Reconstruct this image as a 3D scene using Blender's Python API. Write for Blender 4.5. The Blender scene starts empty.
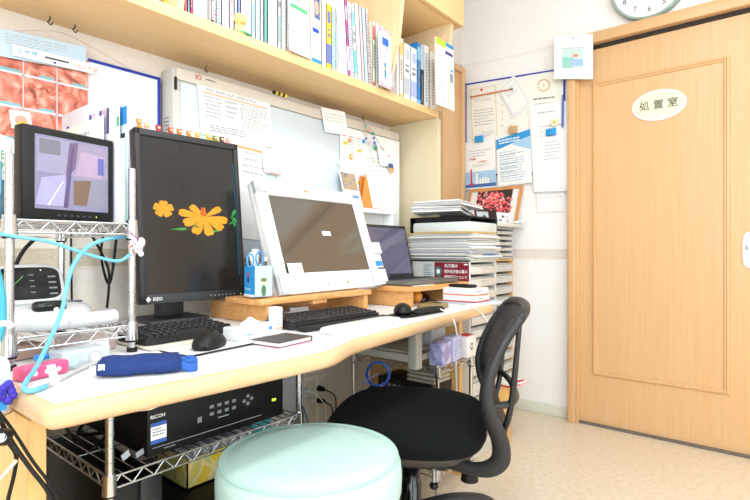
import bpy, bmesh, math, random
from mathutils import Matrix, Vector, Euler
random.seed(7)
PI = math.pi
C = bpy.context.scene.collection
sc = bpy.context.scene

# ------------------------------------------------------------ camera, world, light, exposure
CAM_H = .912
FX, FY = .7727, .6348                    # where the level camera looks, on the floor plan
cd = bpy.data.cameras.new('camera')
cam = bpy.data.objects.new('camera', cd)
C.objects.link(cam)
cam.location = (0, 0, CAM_H)
cam.rotation_euler = (PI/2, 0, -math.atan2(FX, FY))
cd.sensor_width = 36
cd.lens = 505/750*36
cd.clip_start = .05
sc.camera = cam

w = bpy.data.worlds.new('world')
sc.world = w
w.use_nodes = True
w.node_tree.nodes['Background'].inputs[0].default_value = (1, 1, 1, 1)
w.node_tree.nodes['Background'].inputs[1].default_value = .3

def area(name, loc, rot, sx, sy, power, color=(1, 1, 1)):
    l = bpy.data.lights.new(name, 'AREA')
    l.shape = 'RECTANGLE'
    l.size, l.size_y, l.energy, l.color = sx, sy, power, color
    o = bpy.data.objects.new(name, l)
    o.location = loc
    o.rotation_euler = rot
    C.objects.link(o)
    return o
area('ceiling_lamp_light', (.9, .35, 2.44), (0, 0, 0), 1.2, .3, 15, (.90, .97, 1))
area('ceiling_lamp_light', (-.1, -1.1, 2.44), (0, 0, 0), 1.2, .3, 13, (.90, .97, 1))
area('fill_light', (-1.45, -.7, 1.45), (0, -PI/2, 0), 1.5, 2.2, 34, (.86, .95, 1))  # fill lamp added out of view to brighten the room from the left
area('fill_light', (.5, -2.2, 1.5), (PI/2, 0, 0), 2.2, 1.4, 26, (.86, .95, 1))  # second added fill lamp, behind the camera

sc.view_settings.view_transform = 'Standard'
sc.view_settings.look = 'None'
sc.view_settings.gamma = 1
sc.view_settings.use_curve_mapping = False
sc.view_settings.exposure = .34

# ------------------------------------------------------------ helpers
def ray(px, py):
    u, v = (px-375)/505, (250-py)/505
    return FX+FY*u, FY-FX*u, v
def at(px, py, X=None, Y=None, Z=None):
    """point of the plane X=, Y= or Z= that was measured at this pixel of the photograph"""
    r = ray(px, py)
    t = X/r[0] if X is not None else Y/r[1] if Y is not None else (Z-CAM_H)/r[2]
    return Vector((r[0]*t, r[1]*t, CAM_H+r[2]*t))

def lin(h):
    h = h.lstrip('#')
    c = [int(h[i:i+2], 16)/255 for i in (0, 2, 4)]
    return tuple((v/12.92 if v <= .04045 else ((v+.055)/1.055)**2.4) for v in c)

MC = {}
def mat(h, rough=.5, metal=0., var=.04, scale=20., spec=.5, emit=0., alpha=1., bump=0., trans=0., coat=0.):
    key = (h, rough, metal, var, scale, spec, emit, alpha, bump, trans, coat)
    if key in MC:
        return MC[key]
    m = bpy.data.materials.new('m_'+h.strip('#'))
    m.use_nodes = True
    nt = m.node_tree
    b = nt.nodes['Principled BSDF']
    c = lin(h)
    tc = nt.nodes.new('ShaderNodeTexCoord')
    nz = nt.nodes.new('ShaderNodeTexNoise')
    nz.inputs['Scale'].default_value = scale
    nt.links.new(tc.outputs['Object'], nz.inputs['Vector'])
    mx = nt.nodes.new('ShaderNodeMix')
    mx.data_type = 'RGBA'
    mx.inputs[6].default_value = tuple(v*(1-var) for v in c)+(1,)
    mx.inputs[7].default_value = tuple(min(1, v*(1+var)) for v in c)+(1,)
    nt.links.new(nz.outputs['Fac'], mx.inputs[0])
    nt.links.new(mx.outputs[2], b.inputs['Base Color'])
    b.inputs['Roughness'].default_value = rough
    b.inputs['Metallic'].default_value = metal
    b.inputs['Specular IOR Level'].default_value = spec
    b.inputs['Alpha'].default_value = alpha
    b.inputs['Transmission Weight'].default_value = trans
    b.inputs['Coat Weight'].default_value = coat
    if emit:
        nt.links.new(mx.outputs[2], b.inputs['Emission Color'])
        b.inputs['Emission Strength'].default_value = emit
    if bump:
        bp = nt.nodes.new('ShaderNodeBump')
        bp.inputs['Strength'].default_value = bump
        bp.inputs['Distance'].default_value = .002
        nt.links.new(nz.outputs['Fac'], bp.inputs['Height'])
        nt.links.new(bp.outputs[0], b.inputs['Normal'])
    MC[key] = m
    return m

def ramp_mat(name, kind, stops, scale=(1, 1, 1), rough=.5, tex_scale=5., dist=0., detail=3., bump=0., coords='Object', rot=(0, 0, 0)):
    m = bpy.data.materials.new(name)
    m.use_nodes = True
    nt = m.node_tree
    b = nt.nodes['Principled BSDF']
    tc = nt.nodes.new('ShaderNodeTexCoord')
    mp = nt.nodes.new('ShaderNodeMapping')
    mp.inputs['Scale'].default_value = scale
    mp.inputs['Rotation'].default_value = rot
    nt.links.new(tc.outputs[coords], mp.inputs[0])
    if kind == 'noise':
        t = nt.nodes.new('ShaderNodeTexNoise')
        t.inputs['Distortion'].default_value = dist
    else:
        t = nt.nodes.new('ShaderNodeTexWave')
        t.inputs['Distortion'].default_value = dist
    t.inputs['Scale'].default_value = tex_scale
    t.inputs['Detail'].default_value = detail
    nt.links.new(mp.outputs[0], t.inputs['Vector'])
    r = nt.nodes.new('ShaderNodeValToRGB')
    while len(r.color_ramp.elements) < len(stops):
        r.color_ramp.elements.new(.5)
    for e, (p, h) in zip(r.color_ramp.elements, stops):
        e.position = p
        e.color = lin(h)+(1,)
    nt.links.new(t.outputs['Fac'], r.inputs[0])
    nt.links.new(r.outputs[0], b.inputs['Base Color'])
    b.inputs['Roughness'].default_value = rough
    if bump:
        bp = nt.nodes.new('ShaderNodeBump')
        bp.inputs['Strength'].default_value = bump
        bp.inputs['Distance'].default_value = .002
        nt.links.new(t.outputs['Fac'], bp.inputs['Height'])
        nt.links.new(bp.outputs[0], b.inputs['Normal'])
    return m

FONTS = {}
def text_mesh(s, size, bold=False):
    cu = bpy.data.curves.new('t', 'FONT')
    cu.body = s
    cu.size = size
    cu.resolution_u = 2
    cu.align_x = 'CENTER'
    cu.align_y = 'CENTER'
    if bold:
        cu.offset = size*.015
    o = bpy.data.objects.new('t', cu)
    C.objects.link(o)
    dg = bpy.context.evaluated_depsgraph_get()
    me = bpy.data.meshes.new_from_object(o.evaluated_get(dg))
    bpy.data.objects.remove(o)
    bpy.data.curves.remove(cu)
    return me

class Fr:
    """a flat frame: origin o (bottom left), width vector a, height vector b"""
    def __init__(s, o, a, b):
        s.o, s.a, s.b = Vector(o), Vector(a), Vector(b)
        s.n = s.a.cross(s.b).normalized()
        s.w, s.h = s.a.length, s.b.length
    def p(s, u, v, d=0.):
        return s.o+s.a*u+s.b*v+s.n*d
def fr_px(tl, tr, bl, **k):
    a, b, c = at(*tl, **k), at(*tr, **k), at(*bl, **k)
    return Fr(c, b-a, a-c)

WM = {}
class G:
    def __init__(s):
        s.bm = bmesh.new()
        s.m = []
    def mi(s, m):
        if m not in s.m:
            s.m.append(m)
        return s.m.index(m)
    def _new(s, fn):
        nf = len(s.bm.faces)
        fn()
        s.bm.faces.ensure_lookup_table()
        return s.bm.faces[nf:]
    def faces(s, vs, fs, m, sm=False):
        i = s.mi(m)
        V = [s.bm.verts.new(v) for v in vs]
        for f in fs:
            try:
                q = s.bm.faces.new([V[k] for k in f])
                q.material_index = i
                q.smooth = sm
            except ValueError:
                pass
        return V
    def box(s, a, b, m, bev=0., M=None, seg=2):
        t = bmesh.new()
        bmesh.ops.create_cube(t, size=1)
        c = [(a[i]+b[i])/2 for i in range(3)]
        d = [abs(b[i]-a[i]) for i in range(3)]
        for v in t.verts:
            v.co = Vector([c[i]+v.co[i]*d[i] for i in range(3)])
        if bev:
            bev = min(bev, min(d)*.45)
            bmesh.ops.bevel(t, geom=t.edges[:], offset=bev, segments=seg, affect='EDGES', profile=.5)
        s.add(t, m, M, sm=bool(bev))
    def add(s, t, m, M=None, sm=True):
        t.verts.index_update()
        vs = [(M @ v.co) if M else v.co.copy() for v in t.verts]
        fs = [[v.index for v in f.verts] for f in t.faces]
        t.free()
        s.faces(vs, fs, m, sm)
    def cyl(s, p0, p1, r, m, n=14, r2=None, caps=True):
        p0, p1 = Vector(p0), Vector(p1)
        r2 = r if r2 is None else r2
        d = (p1-p0).normalized()
        x = d.orthogonal().normalized()
        y = d.cross(x)
        vs, fs = [], []
        for k in range(n):
            a = 2*PI*k/n
            e = x*math.cos(a)+y*math.sin(a)
            vs += [p0+e*r, p1+e*r2]
        for k in range(n):
            j = (k+1) % n
            fs.append((2*k, 2*j, 2*j+1, 2*k+1))
        s.faces(vs, fs, m, True)
        if caps:
            s.faces([vs[2*k] for k in range(n)][::-1], [tuple(range(n))], m)
            s.faces([vs[2*k+1] for k in range(n)], [tuple(range(n))], m)
    def tube(s, pts, r, m, n=6, sub=4, closed=False, flat=None):
        P = [Vector(p) for p in pts]
        if sub > 1 and len(P) > 2:
            Q = []
            L = len(P)
            rng = range(L) if closed else range(L-1)
            for i in rng:
                if closed:
                    a, b, c, d = P[i-1], P[i], P[(i+1) % L], P[(i+2) % L]
                else:
                    a, b, c, d = P[max(i-1, 0)], P[i], P[i+1], P[min(i+2, L-1)]
                for k in range(sub):
                    t = k/sub
                    Q.append(.5*((2*b)+(c-a)*t+(2*a-5*b+4*c-d)*t*t+(3*b-a-3*c+d)*t**3))
            if not closed:
                Q.append(P[-1])
            P = Q
        L = len(P)
        rr = r if isinstance(r, (list, tuple)) else None
        x = None
        vs = []
        for i in range(L):
            if closed:
                d = (P[(i+1) % L]-P[i-1]).normalized()
            else:
                d = (P[min(i+1, L-1)]-P[max(i-1, 0)]).normalized()
            if x is None:
                x = d.orthogonal().normalized() if flat is None else (Vector(flat)-d*Vector(flat).dot(d)).normalized()
            x = (x-d*x.dot(d)).normalized()
            y = d.cross(x)
            if rr:
                k = i/(L-1)*(len(rr)-1)
                j = min(int(k), len(rr)-2)
                q = rr[j]*(1-k+j)+rr[j+1]*(k-j)
            else:
                q = r
            qx, qy = q if isinstance(q, Vector) else (q, q)
            for k in range(n):
                a = 2*PI*k/n
                vs.append(P[i]+x*math.cos(a)*qx+y*math.sin(a)*qy)
        fs = []
        for i in range(L if closed else L-1):
            for k in range(n):
                j = (k+1) % n
                i2 = (i+1) % L
                fs.append((i*n+k, i*n+j, i2*n+j, i2*n+k))
        if not closed:
            fs += [tuple(range(n))[::-1], tuple((L-1)*n+k for k in range(n))]
        s.faces(vs, fs, m, True)
    def sph(s, c, r, m, n=12, M=None):
        t = bmesh.new()
        bmesh.ops.create_uvsphere(t, u_segments=n, v_segments=max(6, n*2//3), radius=1)
        r = (r, r, r) if not hasattr(r, '__len__') else r
        for v in t.verts:
            v.co = Vector([v.co[i]*r[i] for i in range(3)])
            if M:
                v.co = M @ v.co
            v.co += Vector(c)
        s.add(t, m)
    def lathe(s, c, prof, m, n=32, M=None, sx=1., sy=1.):
        vs, fs = [], []
        for (r, z) in prof:
            for k in range(n):
                a = 2*PI*k/n
                v = Vector((r*math.cos(a)*sx, r*math.sin(a)*sy, z))
                vs.append((M @ v if M else v)+Vector(c))
        for i in range(len(prof)-1):
            for k in range(n):
                j = (k+1) % n
                fs.append((i*n+k, i*n+j, (i+1)*n+j, (i+1)*n+k))
        if prof[0][0] > 1e-4:
            fs.append(tuple(range(n))[::-1])
        if prof[-1][0] > 1e-4 and len(prof) > 2:
            fs.append(tuple((len(prof)-1)*n+k for k in range(n)))
        s.faces(vs, fs, m, True)
    def prism(s, poly, z0, z1, m, M=None):
        """poly of (x,y), extruded from z0 to z1, then moved by M"""
        n = len(poly)
        vs = [Vector((x, y, z0)) for x, y in poly]+[Vector((x, y, z1)) for x, y in poly]
        if M:
            vs = [M @ v for v in vs]
        fs = [tuple(range(n))[::-1], tuple(range(n, 2*n))]+[(k, (k+1) % n, n+(k+1) % n, n+k) for k in range(n)]
        s.faces(vs, fs, m)
    def rings(s, rings, m, caps=True):
        """loft closed rings of equal length"""
        n = len(rings[0])
        vs = [v for r in rings for v in r]
        fs = []
        for i in range(len(rings)-1):
            for k in range(n):
                j = (k+1) % n
                fs.append((i*n+k, i*n+j, (i+1)*n+j, (i+1)*n+k))
        if caps:
            fs += [tuple(range(n))[::-1], tuple((len(rings)-1)*n+k for k in range(n))]
        s.faces(vs, fs, m, True)
    def quad(s, f, u0, v0, u1, v1, m, d=.0004):
        s.faces([f.p(u0, v0, d), f.p(u1, v0, d), f.p(u1, v1, d), f.p(u0, v1, d)], [(0, 1, 2, 3)], m)
    def slab(s, f, t, m, u0=0, v0=0, u1=1, v1=1, d=0.):
        """a plate of thickness t whose front is on the frame"""
        c = [(u0, v0), (u1, v0), (u1, v1), (u0, v1)]
        vs = [f.p(u, v, d) for u, v in c]+[f.p(u, v, d-t) for u, v in c]
        s.faces(vs, [(0, 1, 2, 3), (7, 6, 5, 4), (1, 0, 4, 5), (2, 1, 5, 6), (3, 2, 6, 7), (0, 3, 7, 4)], m)
    def disc(s, f, u, v, ru, rv, m, d=.0006, n=20):
        vs = [f.p(u, v, d)+f.a.normalized()*ru*math.cos(2*PI*k/n)+f.b.normalized()*rv*math.sin(2*PI*k/n) for k in range(n)]
        s.faces(vs, [tuple(range(n))], m)
    def lines(s, f, u0, v0, u1, v1, n, m, fill=.45, cols=1, d=.0005, seed=1):
        """rows of print: broken short bars"""
        R = random.Random(seed)
        for i in range(n):
            vt = v1-(v1-v0)*i/n
            h = (v1-v0)/n*fill
            u = u0
            end = u1-(u1-u0)*R.choice((0, 0, .1, .3))
            while u < end:
                w = (u1-u0)*R.uniform(.05, .22)
                s.quad(f, u, vt-h, min(u+w, end), vt, m, d)
                u += w+(u1-u0)*.03
    def text(s, st, f, u, v, size, m, d=.0008, bold=False, rot=0., squeeze=1.):
        me = text_mesh(st, size, bold)
        a, b = f.a.normalized(), f.b.normalized()
        c, q = math.cos(rot), math.sin(rot)
        vs = []
        for x in me.vertices:
            X, Y = x.co.x*squeeze, x.co.y
            vs.append(f.p(u, v, d)+a*(X*c-Y*q)+b*(X*q+Y*c))
        s.faces(vs, [tuple(p.vertices) for p in me.polygons], m)
        bpy.data.meshes.remove(me)
    def build(s, name, parent=None, world=False, loc=None, rot=None, label=None, sub=0):
        me = bpy.data.meshes.new(name)
        if world and parent is not None:
            iv = WM[parent.name].inverted()
            for v in s.bm.verts:
                v.co = iv @ v.co
        elif world and loc is not None:
            for v in s.bm.verts:
                v.co -= Vector(loc)
        big = [q for q in s.bm.faces if len(q.verts) > 4]
        if big:
            bmesh.ops.triangulate(s.bm, faces=big, ngon_method='EAR_CLIP')
        s.bm.to_mesh(me)
        s.bm.free()
        for m in s.m:
            me.materials.append(m)
        o = bpy.data.objects.new(name, me)
        C.objects.link(o)
        if parent is not None:
            o.parent = parent
            WM[o.name] = WM[parent.name]
        else:
            o.location = loc or (0, 0, 0)
            o.rotation_euler = rot or (0, 0, 0)
            WM[o.name] = Matrix.Translation(o.location) @ o.rotation_euler.to_matrix().to_4x4()
        if label:
            o['label'] = label
        if sub:
            md = o.modifiers.new('s', 'SUBSURF')
            md.levels = md.render_levels = sub
        return o

def thing(name, label, cat, loc=(0, 0, 0), rotz=0., group=None, rot=None):
    o = bpy.data.objects.new(name, None)
    C.objects.link(o)
    o.location = loc
    o.rotation_euler = rot or (0, 0, rotz)
    o['label'] = label
    o['category'] = cat
    if group:
        o['group'] = group
    WM[o.name] = Matrix.Translation(o.location) @ o.rotation_euler.to_matrix().to_4x4()
    return o
def tag(o, label, cat, group=None, kind=None):
    o['label'] = label
    o['category'] = cat
    if group:
        o['group'] = group
    if kind:
        o['kind'] = kind
    return o
def struct(o):
    o['kind'] = 'structure'
    return o
def center_of(g):
    n = len(g.bm.verts)
    c = Vector((0, 0, 0))
    z = 1e9
    for v in g.bm.verts:
        c += v.co
        z = min(z, v.co.z)
    c /= n
    return Vector((c.x, c.y, z))
def solo(g, name, label, cat, group=None, kind=None):
    """a single mesh thing modelled in room coordinates, its origin at its own base"""
    return tag(g.build(name, world=True, loc=center_of(g)), label, cat, group, kind)
def dup(root, loc=None, rot=None, label=None):
    r = root.copy()
    C.objects.link(r)
    if loc is not None:
        r.location = loc
    if rot is not None:
        r.rotation_euler = rot
    if label:
        r['label'] = label
    for ch in list(root.children):
        c = ch.copy()
        C.objects.link(c)
        c.parent = r
        for q in list(ch.children):
            d = q.copy()
            C.objects.link(d)
            d.parent = c
    return r
def T(x, y, z, rz=0., rx=0., ry=0.):
    return Matrix.Translation((x, y, z)) @ Euler((rx, ry, rz)).to_matrix().to_4x4()
def ssq(a, b, n=40, e=4.):
    """superellipse outline"""
    out = []
    for k in range(n):
        t = 2*PI*k/n
        c, q = math.cos(t), math.sin(t)
        out.append((a*math.copysign(abs(c)**(2/e), c), b*math.copysign(abs(q)**(2/e), q)))
    return out

# ------------------------------------------------------------ materials
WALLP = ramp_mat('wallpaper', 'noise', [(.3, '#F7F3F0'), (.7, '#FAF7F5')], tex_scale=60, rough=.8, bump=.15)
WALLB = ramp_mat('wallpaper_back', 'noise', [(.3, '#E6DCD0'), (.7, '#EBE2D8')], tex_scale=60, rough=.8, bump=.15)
BEIGE = mat('#D9CBAA', .8, var=.03)
FLOOR = ramp_mat('vinyl_floor', 'noise', [(.35, '#DDC9AE'), (.5, '#E3D2BA'), (.68, '#E7D8C3')], tex_scale=45, rough=.32, detail=6)
WOODD = ramp_mat('door_beech', 'noise', [(.25, '#D9AB78'), (.75, '#DFB688')], scale=(22, 22, .7), tex_scale=4, rough=.38, detail=5)
WOODS = ramp_mat('shelf_birch', 'noise', [(.25, '#EFC587'), (.75, '#F5D09A')], scale=(1.2, 18, 18), tex_scale=3, rough=.45, detail=5)
WOODSV = ramp_mat('shelf_birch_upright', 'noise', [(.25, '#E6C79B'), (.75, '#EDD3AC')], scale=(18, 18, 1.2), tex_scale=3, rough=.45, detail=5)
WOODE = ramp_mat('desk_edge_wood', 'noise', [(.25, '#DDB283'), (.75, '#E6C198')], scale=(3, 3, 20), tex_scale=5, rough=.35, detail=5)
WOODP = ramp_mat('desk_side_wood', 'noise', [(.25, '#DDAA63'), (.75, '#E8BC7B')], scale=(16, 16, 1.2), tex_scale=4, rough=.4, detail=5)
PINE = ramp_mat('pine_board', 'noise', [(.2, '#C98745'), (.5, '#DFA363'), (.8, '#E8B77E')], scale=(2, 9, 14), tex_scale=5, rough=.45, detail=6, dist=1.5)
LAM = mat('#F2F1F1', .35, var=.01)
WHITE = mat('#F4F4F4', .5, var=.015)
PAPER = mat('#F5F4F2', .75, var=.02)
PAPER2 = mat('#F4F1E8', .75, var=.02)
INK = mat('#8A8A90', .8)
INKL = mat('#B9BAC2', .8)
INKD = mat('#3A3A42', .8)
RED = mat('#D8322E', .6)
ORG = mat('#F0A56A', .6)
BLUE = mat('#2F8FD6', .6)
NAVY = mat('#2236A8', .45)
GREEN = mat('#52B57A', .6)
YEL = mat('#F2D23C', .6)
MAROON = mat('#7E1226', .6)
OFFW = mat('#DAD7CC', .45, var=.02)
GREYP = mat('#CFCFCB', .45, var=.02)
CHROME = mat('#C9CACC', .2, 1., var=.02)
STEEL = mat('#A9AAAC', .35, 1., var=.05)
BLACK = mat('#0B0B0C', .45, var=.1, spec=.35)
BLACKM = mat('#101011', .7, var=.1)
BLACKG = mat('#0C0C0E', .15, var=.05)
CLEAR = mat('#F0F4F6', .15, alpha=.35, var=.01)
MILKY = mat('#F1F3F2', .3, alpha=.75, var=.01)
HOSE = mat('#6FC0DC', .35, var=.04)
CABLEW = mat('#EDEDEA', .4)
MINT = mat('#B9D6CF', .42, var=.03, scale=40, bump=.02)
# ------------------------------------------------------------ the room
XR, YB, ZC = 2.77, 1.575, 2.46
g = G(); g.box((-1.6, -2.4, -.05), (XR+.1, YB+.1, 0), FLOOR); struct(g.build('floor'))
g = G(); g.box((-1.6, -2.4, ZC), (XR+.1, YB+.1, ZC+.05), WHITE); struct(g.build('ceiling'))
g = G(); g.box((XR, -2.4, 0), (XR+.1, YB+.1, ZC), WALLP); struct(g.build('wall_right'))
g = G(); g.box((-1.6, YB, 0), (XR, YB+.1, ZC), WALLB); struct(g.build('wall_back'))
g = G(); g.box((-1.7, -2.4, 0), (-1.6, YB+.1, ZC), WALLP); struct(g.build('wall_left'))
g = G(); g.box((-1.7, -2.5, 0), (XR+.1, -2.4, ZC), WALLP); struct(g.build('wall_front'))

# wallpaper border with a scroll, just under eye level
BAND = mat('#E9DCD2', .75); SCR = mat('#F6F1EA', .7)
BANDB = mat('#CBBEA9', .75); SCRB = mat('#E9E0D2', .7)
def scroll(g, P, q, m):
    pts = []
    for k in range(22):
        a = k/21*2.6*PI
        r = .016*(1-k/21*.8)
        pts.append(P(q+r*math.cos(a)*1.6, .89+r*math.sin(a)*(1 if int(q*1000) % 2 else -1)))
    g.tube(pts, .0011, m, n=4, sub=1)
g = G(); g.box((XR-.0015, .915, .862), (XR, YB, .918), BAND)
for z in (.862, .918):
    g.box((XR-.003, .915, z-.002), (XR, YB, z+.002), SCR)
for k in range(12):
    scroll(g, lambda y, z: (XR-.002, y, z), .94+k*.053, SCR)
struct(g.build('trim_1'))
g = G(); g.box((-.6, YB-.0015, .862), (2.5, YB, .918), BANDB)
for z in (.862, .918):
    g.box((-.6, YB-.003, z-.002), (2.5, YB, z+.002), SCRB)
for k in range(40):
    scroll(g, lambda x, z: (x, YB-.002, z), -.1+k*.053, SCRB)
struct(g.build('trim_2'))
BB = mat('#DAD9C9', .5)
g = G(); g.box((XR-.01, .915, 0), (XR, YB, .062), BB, .003); struct(g.build('baseboard_right'))
g = G(); g.box((-1.6, YB-.01, 0), (XR-.01, YB, .062), BB, .003); struct(g.build('baseboard_back'))
# the stub wall at the end of the desk bay
g = G(); g.box((2.03, 1.285, 0), (2.056, YB, 1.535), BEIGE); struct(g.build('wall_partition'))
# wooden door casing on the back wall beside the corner
g = G()
g.box((2.50, YB-.03, 0), (2.70, YB, 2.0), WOODD, .003)
g.box((2.70, YB-.045, 0), (2.735, YB, 2.02), WOODD, .003)
g.box((2.2, YB-.045, 1.985), (2.70, YB, 2.02), WOODD, .003)
struct(g.build('trim_3'))

# sliding door in the right wall
door = bpy.data.objects.new('door_1', None); C.objects.link(door); door['kind'] = 'structure'
WM[door.name] = Matrix.Identity(4)
g = G()
DX = XR-.012
g.box((DX, -.12, .012), (XR-.001, .862, 1.955), WOODD)
def molding(g, y0, y1, z0, z1, x):
    prof = ((0, 0), (.004, .010), (.012, .012), (.016, .006), (.022, .007), (.026, 0))
    g.rings([[Vector((x-d, y0+i, z0+i)), Vector((x-d, y1-i, z0+i)), Vector((x-d, y1-i, z1-i)), Vector((x-d, y0+i, z1-i))] for i, d in prof], WOODD, caps=False)
    for q in g.bm.faces: q.smooth = False
g.build('door_leaf', door)
g = G(); molding(g, .205, .795, .262, 1.785, DX); g.build('panel_moulding', door)
g = G(); g.box((XR-.055, .872, 0), (XR, .912, 2.03), WOODD, .003); g.box((XR-.035, .860, 0), (XR, .874, 1.97), WOODD, .002)
g.build('casing', door)
g = G(); g.box((XR-.06, -.2, 1.975), (XR, .912, 2.03), WOODD, .003); g.box((XR-.02, -.2, 1.957), (XR-.001, .87, 1.975), mat('#2A211B', .6))
g.build('header', door)
g = G(); g.box((XR-.03, -.12, 0), (XR-.004, .87, .012), mat('#6E655C', .5)); g.build('threshold', door)
HM = mat('#D9DADB', .3, .6)
g = G(); f = Fr((DX-.004, .165, .835), (0, -.05, 0), (0, 0, .155))
pts = ssq(.026, .078, 32, 3.2)
g.prism([(x, y) for x, y in pts], 0, .006, HM, Matrix(((0, 0, -1, DX), (-1, 0, 0, .135), (0, 1, 0, .912), (0, 0, 0, 1))))
g.prism([(x*.72, y*.72) for x, y in pts], .0062, .0068, mat('#B9BBBE', .35, .7), Matrix(((0, 0, -1, DX), (-1, 0, 0, .135), (0, 1, 0, .912), (0, 0, 0, 1))))
g.box((DX-.011, .117, .913), (DX-.006, .153, .945), HM, .006)
g.sph((DX-.008, .135, .98), (.003, .003, .003), STEEL, 8); g.sph((DX-.008, .135, .845), (.003, .003, .003), STEEL, 8)
g.build('door_handle', door)

# oval sign on the door
sg = thing('door_sign', 'oval cream sign with black lettering on the wooden sliding door', 'sign', (DX-.004, .49, 1.612))
M = Matrix(((0, 0, -1, 0), (-1, 0, 0, 0), (0, 1, 0, 0), (0, 0, 0, 1)))
g = G(); g.prism(ssq(.117, .074, 48, 2), -.004, .003, WHITE, M); g.prism(ssq(.109, .067, 48, 2), .003, .0042, mat('#F1EDC9', .6), M)
g.build('sign_plate', sg)
g = G(); f = Fr((-.0045, .1, -.05), (0, -.2, 0), (0, 0, .1)); g.text('処 置 室', f, .5, .5, .047, mat('#6E6A5E', .7), .0006, True)
g.build('lettering', sg)

# wall clock, half above the frame
ck = thing('wall_clock', 'round white wall clock with grey green rim above the sliding door', 'clock', (XR, .528, 2.212))
g = G()
g.lathe((0, 0, 0), [(.0, .0), (.172, 0), (.176, .012), (.176, .03), (.172, .038), (.163, .034), (.160, .024)], mat('#9DB0A8', .35), 48, M)
g.build('rim', ck)
g = G(); g.lathe((0, 0, 0), [(0, .026), (.163, .026)], WHITE, 48, M); g.build('clock_face', ck)
g = G(); f = Fr((-.0265, .2, -.2), (0, -.4, 0), (0, 0, .4))
for k in range(1, 13):
    a = PI/2-k*PI/6
    g.text(str(k), f, .5+.128*math.cos(a)/.4, .5+.128*math.sin(a)/.4, .036, INKD, .0005)
for k in range(60):
    a = k*PI/30
    for r in (.152,):
        g.disc(f, .5+r*math.cos(a)/.4, .5+r*math.sin(a)/.4, .0012, .0012, INKD, n=6)
g.build('numerals', ck)
g = G(); g.box((-.031, -.004, 0), (-.029, .004, .08), BLACK); g.box((-.034, -.1, -.003), (-.032, 0, .003), BLACK); g.build('hand', ck)

# a second wooden door behind the camera, mirrored in the screens
d2 = bpy.data.objects.new('door_2', None); C.objects.link(d2); d2['kind'] = 'structure'
WM[d2.name] = Matrix.Identity(4)
g = G(); g.box((1.75, -2.4, 0), (2.7, -2.37, 2.0), WOODD, .004); g.build('door_leaf', d2)
g = G(); g.box((1.70, -2.4, 0), (1.75, -2.34, 2.04), WOODD, .004); g.box((2.7, -2.4, 0), (2.75, -2.34, 2.04), WOODD, .004); g.box((1.70, -2.4, 2.0), (2.75, -2.34, 2.04), WOODD, .004); g.build('casing', d2)

# unseen windows added to go with the fill lamps, behind and left of camera
def added_window(name, P):
    wn = bpy.data.objects.new(name, None); C.objects.link(wn); wn['kind'] = 'structure'; WM[wn.name] = Matrix.Identity(4)
    g = G()
    for a, b in (((0, 0), (1, .05)), ((0, .95), (1, 1)), ((0, 0), (.03, 1)), ((.97, 0), (1, 1)), ((.485, 0), (.515, 1))):
        g.box(tuple(P(a[0], a[1], 0)), tuple(P(b[0], b[1], .05)), WHITE, .003)
    g.build('added_window_frame', wn)
    g = G(); g.box(tuple(P(.03, .05, .005)), tuple(P(.97, .95, .015)), mat('#DCE8F2', .1, emit=1.)); g.build('pane', wn)  # glowing sheet, made up along with the frame
added_window('added_window_1', lambda u, v, d: Vector((-1.6+d, -1.8+2.2*u, .7+1.5*v)))
added_window('added_window_2', lambda u, v, d: Vector((-.6+2.2*u, -2.4+d, .8+1.4*v)))

# ceiling light fittings over the lamps
for k, (x, y) in enumerate(((.9, .35), (-.1, -1.1))):
    t = thing('ceiling_light', ('flat white ceiling light above the desk', 'flat white ceiling light above the room entrance')[k], 'lamp', (x, y, ZC), group='ceiling lights')
    g = G(); g.box((-.62, -.17, -.012), (.62, .17, 0), WHITE, .004); g.build('housing', t)

# ------------------------------------------------------------ the wall shelf over the desk
sh = thing('wall_shelf', 'long birch wall shelf with uprights holding books above the desk', 'shelf', (.1, YB, 1.535))
g = G(); g.box((-.45, 1.285, 1.537), (2.035, YB, 1.570), WOODS, .002); g.build('shelf_board', sh, True)
g = G(); g.box((-.45, 1.555, 1.570), (2.05, YB, 2.3), WOODS); g.build('back_panel', sh, True)
def upright(x0, x1, name):
    g = G()
    poly = [(1.555, 1.570), (1.285, 1.570), (1.278, 1.62), (1.235, 1.80), (1.215, 1.965), (1.20, 2.3), (1.555, 2.3)]
    g.prism(poly, x0, x1, WOODSV, Matrix(((0, 0, 1, 0), (1, 0, 0, 0), (0, 1, 0, 0), (0, 0, 0, 1))))
    return g.build(name, sh, True)
upright(.715, .738, 'upright')
upright(1.652, 1.674, 'upright')
upright(2.035, 2.057, 'upright')
g = G(); g.box((1.674, 1.215, 1.967), (2.09, 1.555, 1.987), WOODS, .001); g.box((1.65, 1.19, 1.967), (2.112, 1.213, 2.36), WOODS, .002)
g.box((2.09, 1.213, 1.967), (2.112, 1.575, 2.36), WOODSV)
g.build('upper_cupboard', sh, True)

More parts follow.
